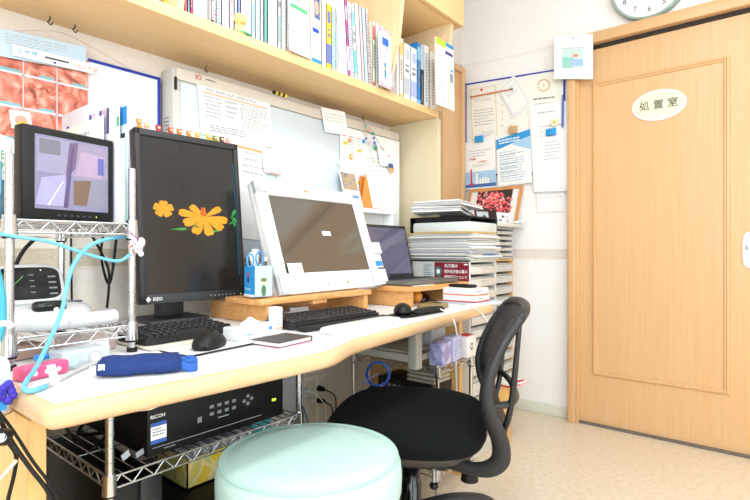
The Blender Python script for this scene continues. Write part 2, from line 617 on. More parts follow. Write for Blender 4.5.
# ------------------------------------------------------------ books
def soft(h, k=.35):
    h = h.lstrip('#')
    return '#%02X%02X%02X' % tuple(int(int(h[i:i+2], 16)*(1-k)+248*k) for i in (0, 2, 4))
def spine_marks(g, w, h, kind, col, seed):
    f = Fr((-w/2, 0, 0), (w, 0, 0), (0, 0, h))
    R = random.Random(seed)
    ink = mat(soft(col), .7)
    if kind == 0:
        v = .9
        while v > .15:
            q = R.uniform(.02, .035)
            g.quad(f, .3, v-q, .7, v, ink)
            v -= q+.012
            if R.random() < .2: v -= .1
    elif kind == 1:
        g.quad(f, 0, .72, 1, .93, ink)
        for k in range(9):
            g.quad(f, .25, .3+k*.04, .75, .325+k*.04, INK)
        g.quad(f, 0, .03, 1, .09, ink)
    elif kind == 2:
        g.quad(f, 0, .1, 1, .4, ink)
        g.quad(f, .2, .5, .8, .56, INK); g.quad(f, .2, .6, .8, .64, INK); g.quad(f, .2, .72, .8, .9, ink)
    elif kind == 3:
        for k in range(16):
            g.quad(f, .35, .1+k*.05, .65, .13+k*.05, INKL)
    elif kind == 4:
        for k in range(24):
            g.quad(f, R.uniform(.1, .3), .04+k*.038, R.uniform(.6, .9), .06+k*.038, ink)
def book(px0, px1, h, d, col, ink, kind, lean, label, y=1.305, cat='book', name='book', yaw=0.):
    zb = 1.5705
    x0 = at(px0, 60, Y=y).x; x1 = at(px1, 60, Y=y).x
    w = max(x1-x0-.0006, .0025)
    t = thing(name, label, cat, ((x0+x1)/2+(w/2*(math.cos(lean)-1)), y, zb+abs(math.sin(lean))*w/2), group='books and files on the wall shelf', rot=(0, lean, yaw))
    g = G(); cm = mat(col, .5, var=.02)
    ct = min(.0016, w*.25)
    g.box((-w/2, 0, 0), (w/2, ct, h), cm)
    g.box((-w/2, 0, 0), (-w/2+ct, d, h), cm); g.box((w/2-ct, 0, 0), (w/2, d, h), cm)
    spine_marks(g, w, h, kind, ink, int(px0*13))
    g.build('cover', t)
    if w > .004:
        g = G(); g.box((-w/2+ct, ct, .003), (w/2-ct, d-.004, h-.003), PAPER); g.build('pages', t)
    return t
BOOKS = [  # px range at the shelf, height, depth, cover, ink, pattern, lean, label
 (184.5,187.5,.26,.2,'#E8607C','#FFFFFF',0,0,'thin pink book first to the right of the left upright'),
 (187.6,190,.27,.2,'#8AD3DC','#FFFFFF',3,0,'thin pale turquoise booklet between two pink ones'),
 (190.2,193,.27,.2,'#D83C6E','#FFFFFF',3,0,'thin crimson book touching the round white binder'),
 (211.5,216,.26,.19,'#F6F2F2','#D24A4A',4,0,'white book with red spine print right of the round binder'),
 (216.2,221.5,.27,.2,'#EDF2FA','#3566C8',4,0,'white book with blue spine letters left of the toy figure'),
 (221.8,229,.28,.2,'#F7F7F8','#7FA6D8',3,.0,'plain white book with faint blue print left of the toy figure'),
 (229.3,234,.28,.2,'#EBD9EA','#B04C9A',0,0,'lilac book with purple spine letters above the toy figure'),
 (234.2,237.5,.28,.2,'#DCE8F6','#2F55B8',0,0,'pale blue book with dark blue letters behind the toy figure'),
 (237.8,240.5,.28,.2,'#7F95D0','#E8ECF8',3,0,'slate blue book behind the toy figure head'),
 (240.8,251,.29,.2,'#F8F8F8','#9AA4B8',3,0,'wide white binder to the right of the toy figure head'),
 (251.3,255,.29,.2,'#F4F7F6','#6F8FC8',2,0,'white booklet with blue label at the toy figure foot'),
 (255.3,260,.29,.2,'#D3ECE8','#8CC8C2',3,0,'pale mint book between white binders'),
 (260.3,263.5,.29,.2,'#F0F5F2','#86B8A8',0,0,'white book with pale green print beside the teal binder'),
 (263.8,267.5,.29,.2,'#5FB0AE','#4E6E5E',4,0,'teal spined binder with dark specks'),
 (267.8,277.5,.29,.2,'#F3F5F6','#C2CBD2',3,0,'wide white file right of the teal spined binder'),
 (277.8,281,.29,.2,'#CFD8D8','#6E8A86',2,0,'pale grey green book among white files'),
 (281.3,286,.29,.2,'#F6F4F2','#D8CFC6',3,0,'plain white file with cream print behind the hanging calendar leaflet'),
 (286.3,292,.28,.2,'#F8F6F4','#E2A890',1,0,'white file with salmon tab left of the calendar leaflet'),
 (322,326,.25,.2,'#F7F7F9','#D65A5A',3,0,'white booklet with small red print left of the yellow and navy book'),
 (326.2,331.8,.24,.19,'#F4C93A','#26348C',2,0,'yellow book with navy block on its spine'),
 (332,335.5,.24,.19,'#D6F0F6','#26A6D0',4,0,'white and cyan spined book beside the yellow one'),
 (339.5,348,.30,.2,'#F6F6F8','#C9CDD6',3,-.075,'wide leaning white file right of the cyan spined book'),
 (348.3,350.3,.30,.2,'#D846A6','#F4D0E8',2,-.075,'thin magenta leaning book'),
 (350.6,354.5,.29,.2,'#ECE9F8','#5A4AB8',4,-.075,'leaning white book with violet letters beside the magenta one'),
 (354.8,357.8,.29,.2,'#EAF7F6','#2BA8AE',2,-.075,'leaning white book with turquoise block on its foot'),
 (358.1,362,.30,.2,'#F8F5F6','#B8D8E8',3,-.075,'leaning white booklet with pale blue print'),
 (362.3,365,.30,.2,'#F2C8D0','#F8E8EC',3,-.075,'leaning rose pink booklet'),
 (365.3,368.5,.30,.2,'#C4E4EC','#F0F8FA',3,-.075,'leaning pale sky blue booklet beside the rose pink one'),
 (368.8,371.4,.305,.2,'#E9D8D8','#3A2A2C',4,-.07,'leaning book with black and red speckled spine'),
 (372.6,375,.27,.2,'#F2F4DC','#D83232',1,0,'cream book with red block on top of its spine'),
 (375.3,379.5,.27,.2,'#F4F6F4','#C8D8C0',3,0,'white book left of a plain binder with green top edge'),
 (379.8,383.5,.27,.2,'#FAFAFA','#D8D8DC',3,0,'plain white binder left of the pink bordered folder'),
 (396.3,399,.25,.18,'#F4F6FA','#BCD0EC',3,0,'narrow white book with pale blue print right of the pink bordered folder'),
 (399.3,403.6,.262,.18,'#F3E9D8','#E8A83C',1,0,'white book with orange top on its spine right of the upright'),
 (403.9,410.6,.25,.17,'#F4F5F9','#9AA0AC',2,0,'white book with a barcode label right of the orange topped one'),
 (410.9,416.8,.248,.17,'#F6F7FA','#8C94D8',2,0,'white book with barcode label and violet foot left of the blue folder'),
 (417.1,420.6,.285,.19,'#2E86C8','#4FA2DC',1,0,'blue folder standing between white books'),
 (420.9,423.6,.17,.17,'#2A3038','#3A4450',3,0,'short dark navy booklet at the foot of the blue folder'),
 (423.9,429,.29,.2,'#F2F6F8','#E4ECF0',3,0,'clear white file right of the blue folder'),
 (429.3,436.6,.275,.2,'#F8F4F2','#F6D4C4',3,0,'white file with a faint salmon patch beside the green printed booklet'),
]
for (a, b, h, d, col, ink, kd, ln, lab) in BOOKS:
    book(a, b, h, d, col, ink, kd, ln, lab)
# round white binder
g = G(); x0, x1 = at(193.3, 25, Y=1.3).x, at(211, 25, Y=1.3).x
r = (x1-x0)/2
g.lathe(((x0+x1)/2, 1.30+r*.9, 1.5705), [(r*.9, 0), (r, .004), (r, .03), (r*.98, .034), (r, .038), (r, .21), (r*.9, .22)], MILKY, 32)
solo(g, 'canister', 'round milky white canister standing among the books', 'container')
g = G(); g.box((at(212, 28, Y=1.286).x, 1.287, 1.5705), (at(214, 28, Y=1.286).x, 1.292, 1.577), BLACK, .001)
solo(g, 'magnet', 'tiny black magnet on the shelf edge beside the round canister', 'magnet')

# leaflets standing face out in front of the files
def leaflet(px0, px1, h, y, lean, yaw, label, deco, name='leaflet', t=.003, zb=1.571):
    x0, x1 = at(px0, 60, Y=y).x, at(px1, 60, Y=y).x
    w = (x1-x0)/math.cos(yaw)
    o = Vector((x0, y, zb))
    a = Vector((math.cos(yaw), math.sin(yaw), 0))*w
    n = Vector((-math.sin(yaw), math.cos(yaw), 0))
    f = Fr(o, a, (Vector((0, 0, 1))*math.cos(lean)+n*math.sin(lean))*h)
    g = G(); g.slab(f, t, PAPER); deco(g, f)
    return solo(g, name, label, 'leaflet')
def deco_cal(g, f):
    g.quad(f, .08, .52, .92, .57, GREEN); g.quad(f, .06, .12, .94, .5, mat('#F5F5DC', .7))
    for r in range(5):
        for c in range(5):
            g.quad(f, .14+c*.17, .15+r*.072, .17+c*.17, .165+r*.072, GREEN, .0006)
    g.lines(f, .1, .6, .8, .7, 2, INK, seed=3); g.quad(f, .25, .74, .85, .97, mat('#F4EFC8', .7)); g.disc(f, .72, .82, .008, .008, mat('#25B5B0', .6)); g.disc(f, .4, .78, .006, .006, ORG)
leaflet(290, 311.5, .285, 1.272, .04, .06, 'white leaflet with a green headed calendar table leaning on the files', deco_cal)
def deco_ph(g, f):
    g.quad(f, 0, .05, 1, 1, mat('#E6EAF2', .6)); g.quad(f, .3, .62, .95, .95, mat('#4B5FA8', .6)); g.disc(f, .6, .78, .011, .026, mat('#D9A890', .6), .0008)
    g.quad(f, .1, .42, .8, .48, mat('#2A4CC0', .6), .0008); g.quad(f, 0, 0, 1, .05, BLUE, .0006)
leaflet(312, 321.5, .25, 1.285, .02, .05, 'magazine with a portrait photo and small navy label', deco_ph, 'magazine', .008)
def deco_pk(g, f):
    PK = mat('#F3BCC8', .6)
    for q in ((0, 0, 1, .06), (0, .94, 1, 1), (0, 0, .12, 1), (.8, 0, 1, 1)):
        g.quad(f, *q, PK)
    g.quad(f, .2, .72, .68, .86, mat('#2E6AC4', .6)); g.text('bp', f, .55, .68, .018, mat('#2E6AC4', .6), .001, True)
    g.lines(f, .2, .35, .5, .6, 4, INKL, seed=5); g.quad(f, .3, .16, .45, .42, BLUE, .0007); g.quad(f, .3, .3, .45, .34, YEL, .0009)
leaflet(380.5, 395, .235, 1.262, .03, .06, 'pink bordered folder with a blue printed emblem leaning on the files', deco_pk, 'folder', .006)
def deco_gr(g, f):
    g.quad(f, 0, .9, .55, 1, mat('#B9E23A', .6)); g.quad(f, .55, .94, 1, 1, BLUE); g.quad(f, .5, .82, .95, .87, mat('#1E3A8C', .6)); g.disc(f, .85, .845, .004, .004, RED, .0009)
    g.quad(f, .64, 0, .68, .7, mat('#CBE86C', .6)); g.quad(f, .75, .42, .95, .56, mat('#8E97A8', .6)); g.quad(f, .8, .58, .95, .62, BLUE)
    for k, (u, v) in enumerate(((.12, .22), (.4, .22), (.12, .02), (.42, .03), (.12, .42), (.4, .43))):
        g.disc(f, u, v+.02, .003, .003, GREEN)
    g.lines(f, .08, .5, .55, .86, 9, INKL, seed=8); g.lines(f, .08, .06, .55, .45, 8, INKL, seed=9)
leaflet(437, 454.5, .30, 1.205, .02, .0, 'green and blue headed booklet at the right end of the shelf', deco_gr, 'booklet', .006, 1.558)

# toy figure on the shelf
SK = mat('#F6CF86', .5); tf = thing('toy_figure', 'round headed yellow toy figure in a green skirt sitting on the shelf edge', 'toy', tuple(at(240, 37, Y=1.30).xy)+(1.5705,))
g = G(); g.sph((0, 0, .046), (.021, .02, .019), SK, 20); g.build('head', tf)
g = G(); g.lathe((0, 0, 0), [(.018, .0), (.017, .012), (.011, .026), (.008, .032)], SK, 20); g.sph((-.016, -.004, .012), (.006, .006, .01), SK); g.sph((.018, -.006, .008), (.007, .007, .007), SK); g.build('body', tf)
g = G()
for k in range(9):
    a = PI+k*PI/8
    g.sph((.02*math.cos(a)+.008, .016*math.sin(a), .004), (.008, .008, .003), mat('#3FBF9A', .5), 8)
g.build('skirt', tf)
g = G(); g.tube([(-.008, -.0115, .0335), (0, -.0135, .033), (.008, -.0115, .0335)], .0016, mat('#E88A3A', .5)); g.build('collar', tf)
# white dish with ornament left of the left upright
g = G(); g.lathe((at(150, 8, Y=1.34).x, 1.37, 1.5705), [(.03, 0), (.034, .01), (.035, .07), (.03, .075)], WHITE, 24); g.text('ミ', Fr((at(145, 8, Y=1.336).x, 1.334, 1.575), (.03, 0, 0), (0, 0, .03)), .5, .3, .014, INKD)
solo(g, 'mug', 'white mug standing on the shelf left of the left upright', 'mug')
g = G(); x = at(168, 10, Y=1.34).x
for k in range(6):
    g.sph((x+random.uniform(-.006, .006), 1.34+random.uniform(-.006, .006), 1.575+k*.008), (.008, .008, .007), YEL if k % 2 else ORG, 8)
solo(g, 'ornament', 'small yellow and orange beaded ornament beside the white mug', 'ornament')
# ------------------------------------------------------------ things on the back wall
# blue framed white panel
g = G(); g.box((.30, YB-.012, 1.0), (.812, YB, 1.462), mat('#EEF3F8', .3))
bf = thing('wall_board', 'white wall panel in a thin blue frame behind the small monitor', 'board', (.55, YB, .95))
g.build('panel', bf, True)
g = G()
for a, b in (((.30, 1.0), (.812, 1.008)), ((.30, 1.456), (.812, 1.464)), ((.30, 1.0), (.308, 1.464)), ((.806, 1.0), (.814, 1.464))):
    g.box((a[0], YB-.018, a[1]), (b[0], YB, b[1]), NAVY, .002)
g.build('frame', bf, True)
TISS = ramp_mat('tissue_print', 'noise', [(.3, '#7E3A34'), (.45, '#CF6E58'), (.6, '#EDA08C'), (.72, '#F9D0C0')], tex_scale=16, rough=.5, dist=2.5, detail=4)
f = fr_px((-14, 44), (82, 74), (-14, 190), Y=YB-.022)
f = Fr((.36, YB-.022, 1.06), (.235, 0, 0), (0, 0, .40))
g = G(); g.slab(f, .002, mat('#F0836A', .6))
WG = mat('#D7DCE4', .6)
for r in range(4):
    for c in range(3):
        u0, u1 = (.0, .33, .665, 1.0)[c], (.0, .33, .665, 1.0)[c+1]
        v1 = 1-.22*r-.01
        g.quad(f, u0+.01, v1-.205, u1-.01, v1, TISS, .0005)
        g.quad(f, u0+.16 if c else u0+.01, v1-.205, u1-.03, v1-.188, mat('#7CBAC4', .6), .0009)
for u in (.33, .665):
    g.quad(f, u-.005, 0.1, u+.005, 1, WG, .001)
for r in range(4):
    g.quad(f, 0, 1-.22*r-.010, 1, 1-.22*r+.004, WG, .001)
g.quad(f, .3, .06, .62, .22, WHITE, .0012)
solo(g, 'medical_poster', 'poster of red tissue photographs in a grid on the back wall', 'poster')
f = fr_px((0, 28), (86, 47), (0, 56), Y=YB-.03)
g = G(); g.slab(f, .001, mat('#C3DBEA', .6)); g.lines(f, .05, .45, .75, .85, 4, INKL, fill=.3, seed=2)
solo(g, 'paper_strip', 'pale blue printed strip across the top of the tissue poster', 'paper')
f = fr_px((12, 44), (93, 64), (12, 55), Y=YB-.036)
g = G(); g.slab(f, .001, WHITE); g.quad(f, .38, .45, .68, .62, mat('#3A3A52', .6)); g.text('ミヤザ', f, .17, .5, .016, mat('#4AAFD0', .6), .001, True); g.text('ツルノオン', f, .88, .42, .014, ORG, .001, True); g.disc(f, .5, .2, .004, .003, NAVY)
solo(g, 'product_strip', 'white strip with a dark bar and orange lettering over the tissue poster', 'paper')
g = G(); f = Fr(at(12, 128, Y=YB-.05), (.045, 0, .004), (-.006, 0, .045))
g.slab(f, .004, mat('#EFE6D8', .4)); g.disc(f, .5, .45, .014, .014, mat('#E89A8A', .5), .001); g.disc(f, .55, .3, .012, .006, mat('#E3B23C', .5), .0013)
solo(g, 'wrapped_sweet', 'small square wrapped sweet stuck below the tissue poster grid', 'sweet')
# hooks and picture wire
for k, (x, y) in enumerate(((50, 26), (75, 33), (206, 71.5), (363, 120))):
    p = at(x, y, Y=YB-.05); p.z = 1.535
    g = G(); g.tube([p, p+Vector((0, 0, -.008)), p+Vector((-.005, 0, -.016)), p+Vector((.002, 0, -.022)), p+Vector((.006, 0, -.014))], .0016, BLACK, n=6)
    solo(g, 'hook', ('dark cup hook under the shelf nearest the image edge', 'dark cup hook under the shelf above the blue strip corner', 'dark cup hook under the shelf above the copy board', 'dark cup hook under the shelf holding the keychain charms')[k], 'hook', 'hooks under the wall shelf')
g = G(); g.tube([at(15, 31, Y=YB-.04), at(50, 31, Y=YB-.05), at(75, 38, Y=YB-.05), at(130, 69, Y=YB-.03)], .0006, STEEL, n=4, sub=2)
solo(g, 'hanging_wire', 'thin wire strung from the cup hooks to the blue framed panel', 'wire')

# electronic copy board
cb = thing('copy_board', 'wide white copy board with a beige top rail under the shelf', 'whiteboard', (1.42, YB, .86))
PLX = mat('#D2CFC9', .5)
g = G(); g.box((.822, 1.495, .86), (2.0, YB, 1.49), PLX, .006)
for k in range(5):
    z = 1.33-k*.012
    g.box((.8205, 1.52, z), (.8235, 1.545, z+.004), INK)
g.build('body', cb, True)
g = G(); g.box((.845, 1.489, .88), (1.60, 1.496, 1.445), mat('#D3DEE6', .2), .001); g.build('writing_surface', cb, True)
g = G(); g.box((.828, 1.486, 1.449), (1.998, 1.496, 1.487), mat('#D6CDC0', .45), .003)
f = Fr((.83, 1.4855, 1.449), (1.19, 0, 0), (0, 0, .038)); g.text('IO', f, .062, .62, .022, RED, .0008, True); g.lines(f, .085, .5, .115, .7, 1, INKD)
g.box((.823, 1.484, 1.415), (.829, 1.49, 1.455), BLACK)
g.build('top_rail', cb, True)
g = G(); g.box((1.603, 1.488, .88), (1.612, 1.496, 1.445), mat('#8BBBE0', .4)); g.box((1.614, 1.488, .88), (1.65, 1.496, 1.445), mat('#EFE7DE', .5)); g.box((1.65, 1.489, .88), (1.955, 1.496, 1.445), mat('#F1F1F3', .4)); g.box((1.955, 1.486, .88), (1.998, 1.496, 1.445), WHITE)
g.build('side_panel', cb, True)
# toy on the rail
g = G(); p = at(281, 92, Y=1.47)
for k in range(6):
    g.sph((p.x-.028+k*.011, 1.475, 1.496), (.0075, .0075, .008), YEL if k % 2 else BLACK, 10)
for v in g.bm.verts: v.co.z -= 0
solo(g, 'toy_caterpillar', 'tiny yellow and black striped toy on the copy board rail', 'toy')

YP = 1.484
def bsheet(tl, tr, bl, label, deco=None, y=YP, m=None, name='paper_sheet', cat='paper', curl=0):
    f = fr_px(tl, tr, bl, Y=y)
    g = G(); g.slab(f, .0006, m or PAPER)
    if deco: deco(g, f)
    return solo(g, name, label, cat, 'papers on the copy board')
def d1(g, f):
    g.quad(f, .06, .86, .95, .885, ORG); g.lines(f, .1, .91, .8, .97, 2, INK, seed=1)
    g.lines(f, .08, .35, .3, .82, 6, INKL, seed=4); g.lines(f, .34, .4, .5, .82, 4, INKL, seed=6); g.lines(f, .54, .3, .95, .83, 11, INK, seed=7, fill=.3); g.lines(f, .12, .08, .6, .24, 3, INK, seed=8)
def d2_(g, f):
    g.quad(f, .05, .9, .95, .925, ORG); g.lines(f, .08, .1, .5, .86, 14, INKL, seed=11, fill=.3); g.lines(f, .6, .62, .94, .88, 4, INKL, seed=12, fill=.3)
bsheet((204, 128), (266, 145), (204, 235), 'long white printed sheet partly behind the tall monitor', d2_, y=1.487)
bsheet((197, 84), (270, 104), (201, 134), 'white notice with an orange bar pinned high on the copy board', d1, y=1.4835)
bsheet((262, 151), (281, 156), (264, 172), 'small curling white note on the copy board', lambda g, f: g.quad(f, .3, .02, .9, .06, RED), y=1.478, name='paper_note')
bsheet((276, 150), (312, 158), (278, 205), 'blank white sheet right of the small curling note', lambda g, f: g.lines(f, .1, .5, .9, .9, 5, INKL, fill=.2, seed=14), y=1.486)
bsheet((321, 107), (345, 112), (325, 132), 'square white note pinned at the blue divider of the board', lambda g, f: g.lines(f, .1, .4, .9, .8, 3, INKL, fill=.2, seed=15), y=1.479, name='paper_note')
def dcal(g, f):
    g.lines(f, .06, .04, .3, .86, 26, INKL, fill=.3, seed=21); g.lines(f, .38, .04, .62, .86, 26, INKL, fill=.3, seed=22); g.lines(f, .7, .04, .95, .86, 26, INKL, fill=.3, seed=23)
    for u, v in ((.12, .78), (.72, .72), (.68, .3)): g.quad(f, u, v, u+.2, v+.035, YEL, .0009)
    for u in (.05, .38, .7): g.quad(f, u, .89, u+.2, .9, RED)
bsheet((340, 126), (363, 132), (341, 205), 'year planner sheet with yellow marks on the copy board', dcal, y=1.485, name='year_planner', cat='calendar')
bsheet((364, 146), (389, 149), (366, 200), 'white sheet under the keychain charms', lambda g, f: g.lines(f, .1, .1, .9, .8, 9, INKL, fill=.2, seed=24), y=1.486)
def dprt(g, f):
    g.disc(f, .6, .55, .006, .006, mat('#F08A70', .6)); g.quad(f, .35, 0, .6, .03, INKD); g.lines(f, .1, .7, .5, .85, 2, INKL, seed=25)
bsheet((377, 143), (394, 148), (380, 165), 'white card with an orange spot right of the charms', dprt, y=1.474, name='card', cat='card')
bsheet((388, 163), (393, 164), (389, 172), 'tiny portrait photo pinned beside the white card', lambda g, f: (g.quad(f, 0, 0, 1, .6, mat('#D9A070', .6)), g.quad(f, 0, .5, 1, 1, mat('#4A5A90', .6), .0007)), y=1.474, name='photo', cat='photo')
def magnet(px, py, r, m, label, ring=None):
    p = at(px, py, Y=1.486); g = G(); g.cyl(p, (p.x, p.y-.008, p.z), r, m, 18, r*.9)
    if ring: g.cyl((p.x, p.y-.008, p.z), (p.x, p.y-.0095, p.z), r*.5, ring, 14)
    solo(g, 'magnet', label, 'magnet', 'magnets on the copy board')
magnet(349, 140.5, .010, mat('#E8A878', .4), 'small salmon round magnet above the yellow one')
magnet(350.5, 156.5, .013, mat('#F5AE20', .4), 'larger yellow round magnet with white centre', WHITE)
magnet(363, 141.5, .009, mat('#3A9BD8', .4), 'small blue round magnet left of the charms')
magnet(338, 163, .009, WHITE, 'white round magnet near the blue divider')
# keychain charms
ch = thing('keychain_charm', 'string of small green, blue and pink charms hanging from a hook', 'keychain', tuple(at(370, 118, Y=1.475)))
P = lambda x, y: at(x, y, Y=1.472)
g = G(); g.tube([P(363, 119), P(366, 124), P(372, 131), P(377, 140), P(384, 150)], .0008, INK, n=4); g.tube([P(364, 120), P(367, 135), P(370, 150), P(374, 162)], .0008, INK, n=4); g.build('cord', ch, True)
for k, (x, y, r, c) in enumerate(((365.5, 126, .006, '#58B8B0'), (368, 130, .006, '#E88A78'), (366.5, 134, .007, '#D8CDB0'), (373, 133.5, .007, '#1F9A6A'), (374, 138, .007, '#2F4FC0'), (374.5, 143, .008, '#3A5FD0'), (375.5, 148, .010, '#25A070'), (369.5, 143, .007, '#F4B8C8'), (366, 138.5, .006, '#2A3AA0'), (374.5, 161, .006, '#E8D9A8'), (369, 157, .009, '#E9E9EC'))):
    g = G(); g.sph(P(x, y), (r, r*.5, r*1.1), mat(c, .4), 10); g.build('charm', ch, True)

# ------------------------------------------------------------ things on the right wall
XP = XR-.004
bd = thing('pin_board', 'blue framed pin board crowded with papers beside the sliding door', 'board', (XR, 1.24, 1.25))
FB = fr_px((465.5, 84), (565, 68), (465.5, 176), X=XR-.012)
g = G(); g.slab(FB, .010, mat('#F4F2EE', .6)); g.build('panel', bd, True)
g = G(); w_, h_ = .008/FB.w, .008/FB.h
for q in ((0, 0, w_, 1), (1-w_, 0, 1, 1), (0, 1-h_, 1, 1), (0, 0, 1, h_)):
    g.slab(FB, .012, NAVY, *q, d=.004)
g.build('frame', bd, True)
def rsheet(tl, tr, bl, label, deco=None, x=.018, m=None, name='paper_sheet', cat='paper', group='papers pinned to the blue framed board'):
    f = fr_px(tl, tr, bl, X=XR-x)
    g = G(); g.slab(f, .0006, m or PAPER)
    if deco: deco(g, f)
    return solo(g, name, label, cat, group)
def dcert(g, f):
    for q in ((.05, .03, .95, .045), (.05, .955, .95, .97), (.05, .03, .08, .97), (.92, .03, .95, .97)): g.quad(f, *q, mat('#E4D6B4', .7))
    g.disc(f, .45, .93, .009, .007, RED, .0009); g.lines(f, .2, .72, .8, .78, 2, INKL, fill=.3, seed=31); g.lines(f, .15, .3, .85, .6, 6, INKL, fill=.3, seed=32); g.lines(f, .4, .12, .85, .22, 3, INKL, fill=.3, seed=33)
rsheet((469, 88), (497, 83), (471, 146), 'certificate with a red seal at the left of the pin board', dcert, m=PAPER2, x=.0135)
rsheet((497, 84), (530, 79), (498, 137), 'cream sheet with stamp rows in the middle of the pin board', lambda g, f: [g.disc(f, .15+.25*c, .2+.13*r, .006, .006, mat('#D9D2C6', .7)) for r in range(5) for c in range(2)], m=PAPER2, x=.0132)
def dlaur(g, f):
    for k in range(16):
        a = -.4*PI+k/15*1.8*PI+PI*.0
        g.disc(f, .5+.032*math.sin(a)/f.w, .72+.032*-math.cos(a)/f.h*-1, .006, .004, mat('#D8A45C', .6))
    g.text('t', f, .5, .72, .034, mat('#C58A4A', .6)); g.lines(f, .18, .4, .85, .46, 1, INK, fill=.6, seed=35); g.lines(f, .2, .1, .8, .34, 4, INKL, fill=.3, seed=36)
rsheet((526, 75), (561, 70), (528, 120), 'cream certificate with a gold laurel crest at the top of the board', dlaur, m=PAPER2, x=.0145)
def dtilt(g, f):
    for q in ((.06, .05, .94, .06), (.06, .94, .94, .95), (.06, .05, .075, .95), (.925, .05, .94, .95)): g.quad(f, *q, INKL)
    g.lines(f, .2, .55, .8, .8, 4, INKL, seed=37, fill=.3)
rsheet((498, 90), (514, 75), (514, 118), 'white card tilted like a diamond near the top of the board', dtilt, x=.020, name='card', cat='card')
def dlong(g, f):
    g.lines(f, .2, .88, .8, .91, 1, INKL, seed=38); g.lines(f, .25, .4, .8, .75, 6, INKL, fill=.22, seed=39); g.lines(f, .15, .08, .8, .2, 3, INKL, fill=.22, seed=40)
rsheet((529, 106), (571, 100), (534, 192), 'long white sheet hanging lowest at the right of the board', dlong, x=.020)
rsheet((543, 131), (575, 126), (537, 189), 'white sheet under the blue clip overlapping the long sheet', lambda g, f: g.lines(f, .12, .45, .65, .8, 6, INKL, fill=.25, seed=41), x=.0225)
def dharb(g, f):
    SKY = mat('#A9CDEC', .6)
    g.quad(f, 0, .03, 1, .36, SKY); g.quad(f, 0, .03, 1, .1, mat('#3F6FB0', .6), .0006)
    g.text('透視鏡', f, .3, .62, .014, RED, .001, True); g.text('ご利用案内', f, .6, .55, .012, RED, .001, True); g.lines(f, .2, .64, .9, .8, 3, INKL, fill=.3, seed=42)
    g.quad(f, .22, .1, .27, .42, RED, .0009); g.quad(f, .18, .08, .31, .12, RED, .001); g.quad(f, .38, .1, .46, .32, WHITE, .0009)
    for k in range(4): g.quad(f, .5+.08*k, .1, .56+.08*k, .2+.03*math.sin(k), WHITE, .0009)
    g.lines(f, .3, .44, .8, .5, 2, INK, fill=.3, seed=43)
rsheet((463, 143), (495, 138), (464, 190), 'flyer with red lettering over a harbour skyline at the left', dharb, x=.023, name='flyer', cat='flyer')
def dblue(g, f):
    B = mat('#2F97DC', .6)
    g.faces([f.p(0, .72, .0006), f.p(1, .88, .0006), f.p(1, 1, .0006), f.p(0, .92, .0006)], [(0, 1, 2, 3)], B)
    g.faces([f.p(.45, .78, .0008), f.p(1, .62, .0008), f.p(1, .88, .0008)], [(0, 1, 2)], mat('#A8D0EE', .6))
    g.lines(f, .08, .05, .8, .66, 13, mat('#9AC0E0', .6), fill=.3, seed=44); g.lines(f, .1, .1, .6, .6, 6, INK, fill=.12, seed=45, d=.0009); g.lines(f, .08, .8, .7, .9, 2, WHITE, fill=.5, seed=46, d=.001)
rsheet((496, 136), (530, 129), (498, 187), 'flyer with a slanting blue header in the middle of the board', dblue, x=.0235, name='flyer', cat='flyer')
rsheet((536, 172), (564, 170), (537, 212), 'faint grey printed sheet below the pin board', lambda g, f: g.lines(f, .08, .3, .9, .9, 9, INKL, fill=.15, seed=47), x=.006)
rsheet((562, 68), (574, 66), (564, 140), 'narrow white sheet edge between pin board and door casing', None, x=.006)
def dpic(g, f):
    q = mat('#CFE8E0', .7); g.quad(f, .22, .25, .76, .7, q); g.quad(f, .22, .25, .5, .5, mat('#9ED8D0', .7), .0006); g.quad(f, .45, .3, .76, .45, mat('#A8C8E8', .7), .0007); g.quad(f, .5, .5, .62, .56, mat('#E88A78', .7), .0008); g.quad(f, .22, .7, .76, .715, INKL, .0006)
rsheet((554, 36), (593, 34), (554, 79), 'white card with a green and blue watercolour over the door corner', dpic, x=.068, name='postcard', cat='card')
# pencil, pen, clips, pins on the board
g = G(); g.cyl(at(471, 97, X=XR-.024), at(512, 89, X=XR-.024), .0045, mat('#D98A5A', .45), 8); g.cyl(at(470.5, 97.1, X=XR-.024), at(471.5, 96.9, X=XR-.024), .005, INKD, 8); g.cyl(at(511, 89.2, X=XR-.024), at(512.5, 88.9, X=XR-.024), .005, INKD, 8)
solo(g, 'wooden_rod', 'thin terracotta rod pinned across the certificates', 'rod')
g = G(); g.cyl(at(563, 98, X=XR-.03), at(562.5, 127, X=XR-.03), .006, mat('#4C6FC4', .4), 10, .0055); g.cyl(at(563, 98, X=XR-.03), at(563, 95, X=XR-.03), .004, NAVY, 8)
solo(g, 'pen', 'blue pen hanging at the right edge of the pin board', 'pen')
def clip(px, py, w, h, m, label):
    p = at(px, py, X=XR-.03); g = G(); g.box((p.x-.006, p.y-w/2, p.z-h/2), (p.x+.006, p.y+w/2, p.z+h/2), m, .002)
    g.box((p.x-.008, p.y-w/2, p.z-h/2), (p.x+.008, p.y+w/2, p.z-h/2+.006), m, .002); solo(g, 'clip', label, 'clip', 'clips on the pin board')
clip(479, 139, .055, .038, mat('#2A9ADF', .35), 'bright blue clip holding the harbour flyer')
clip(551, 132, .055, .038, mat('#2A9ADF', .35), 'bright blue clip holding the sheet at the right')
clip(513, 130, .05, .045, mat('#C9A57A', .5), 'tan wooden clip above the blue headed flyer')
g = G(); p = at(555, 122.5, X=XR-.026); g.cyl(p, (p.x-.008, p.y, p.z), .022, mat('#EDEAD8', .4), 20); g.cyl((p.x-.008, p.y, p.z), (p.x-.0095, p.y, p.z), .009, YEL, 14)
solo(g, 'magnet', 'round daisy magnet with a yellow centre above the right blue clip', 'magnet')
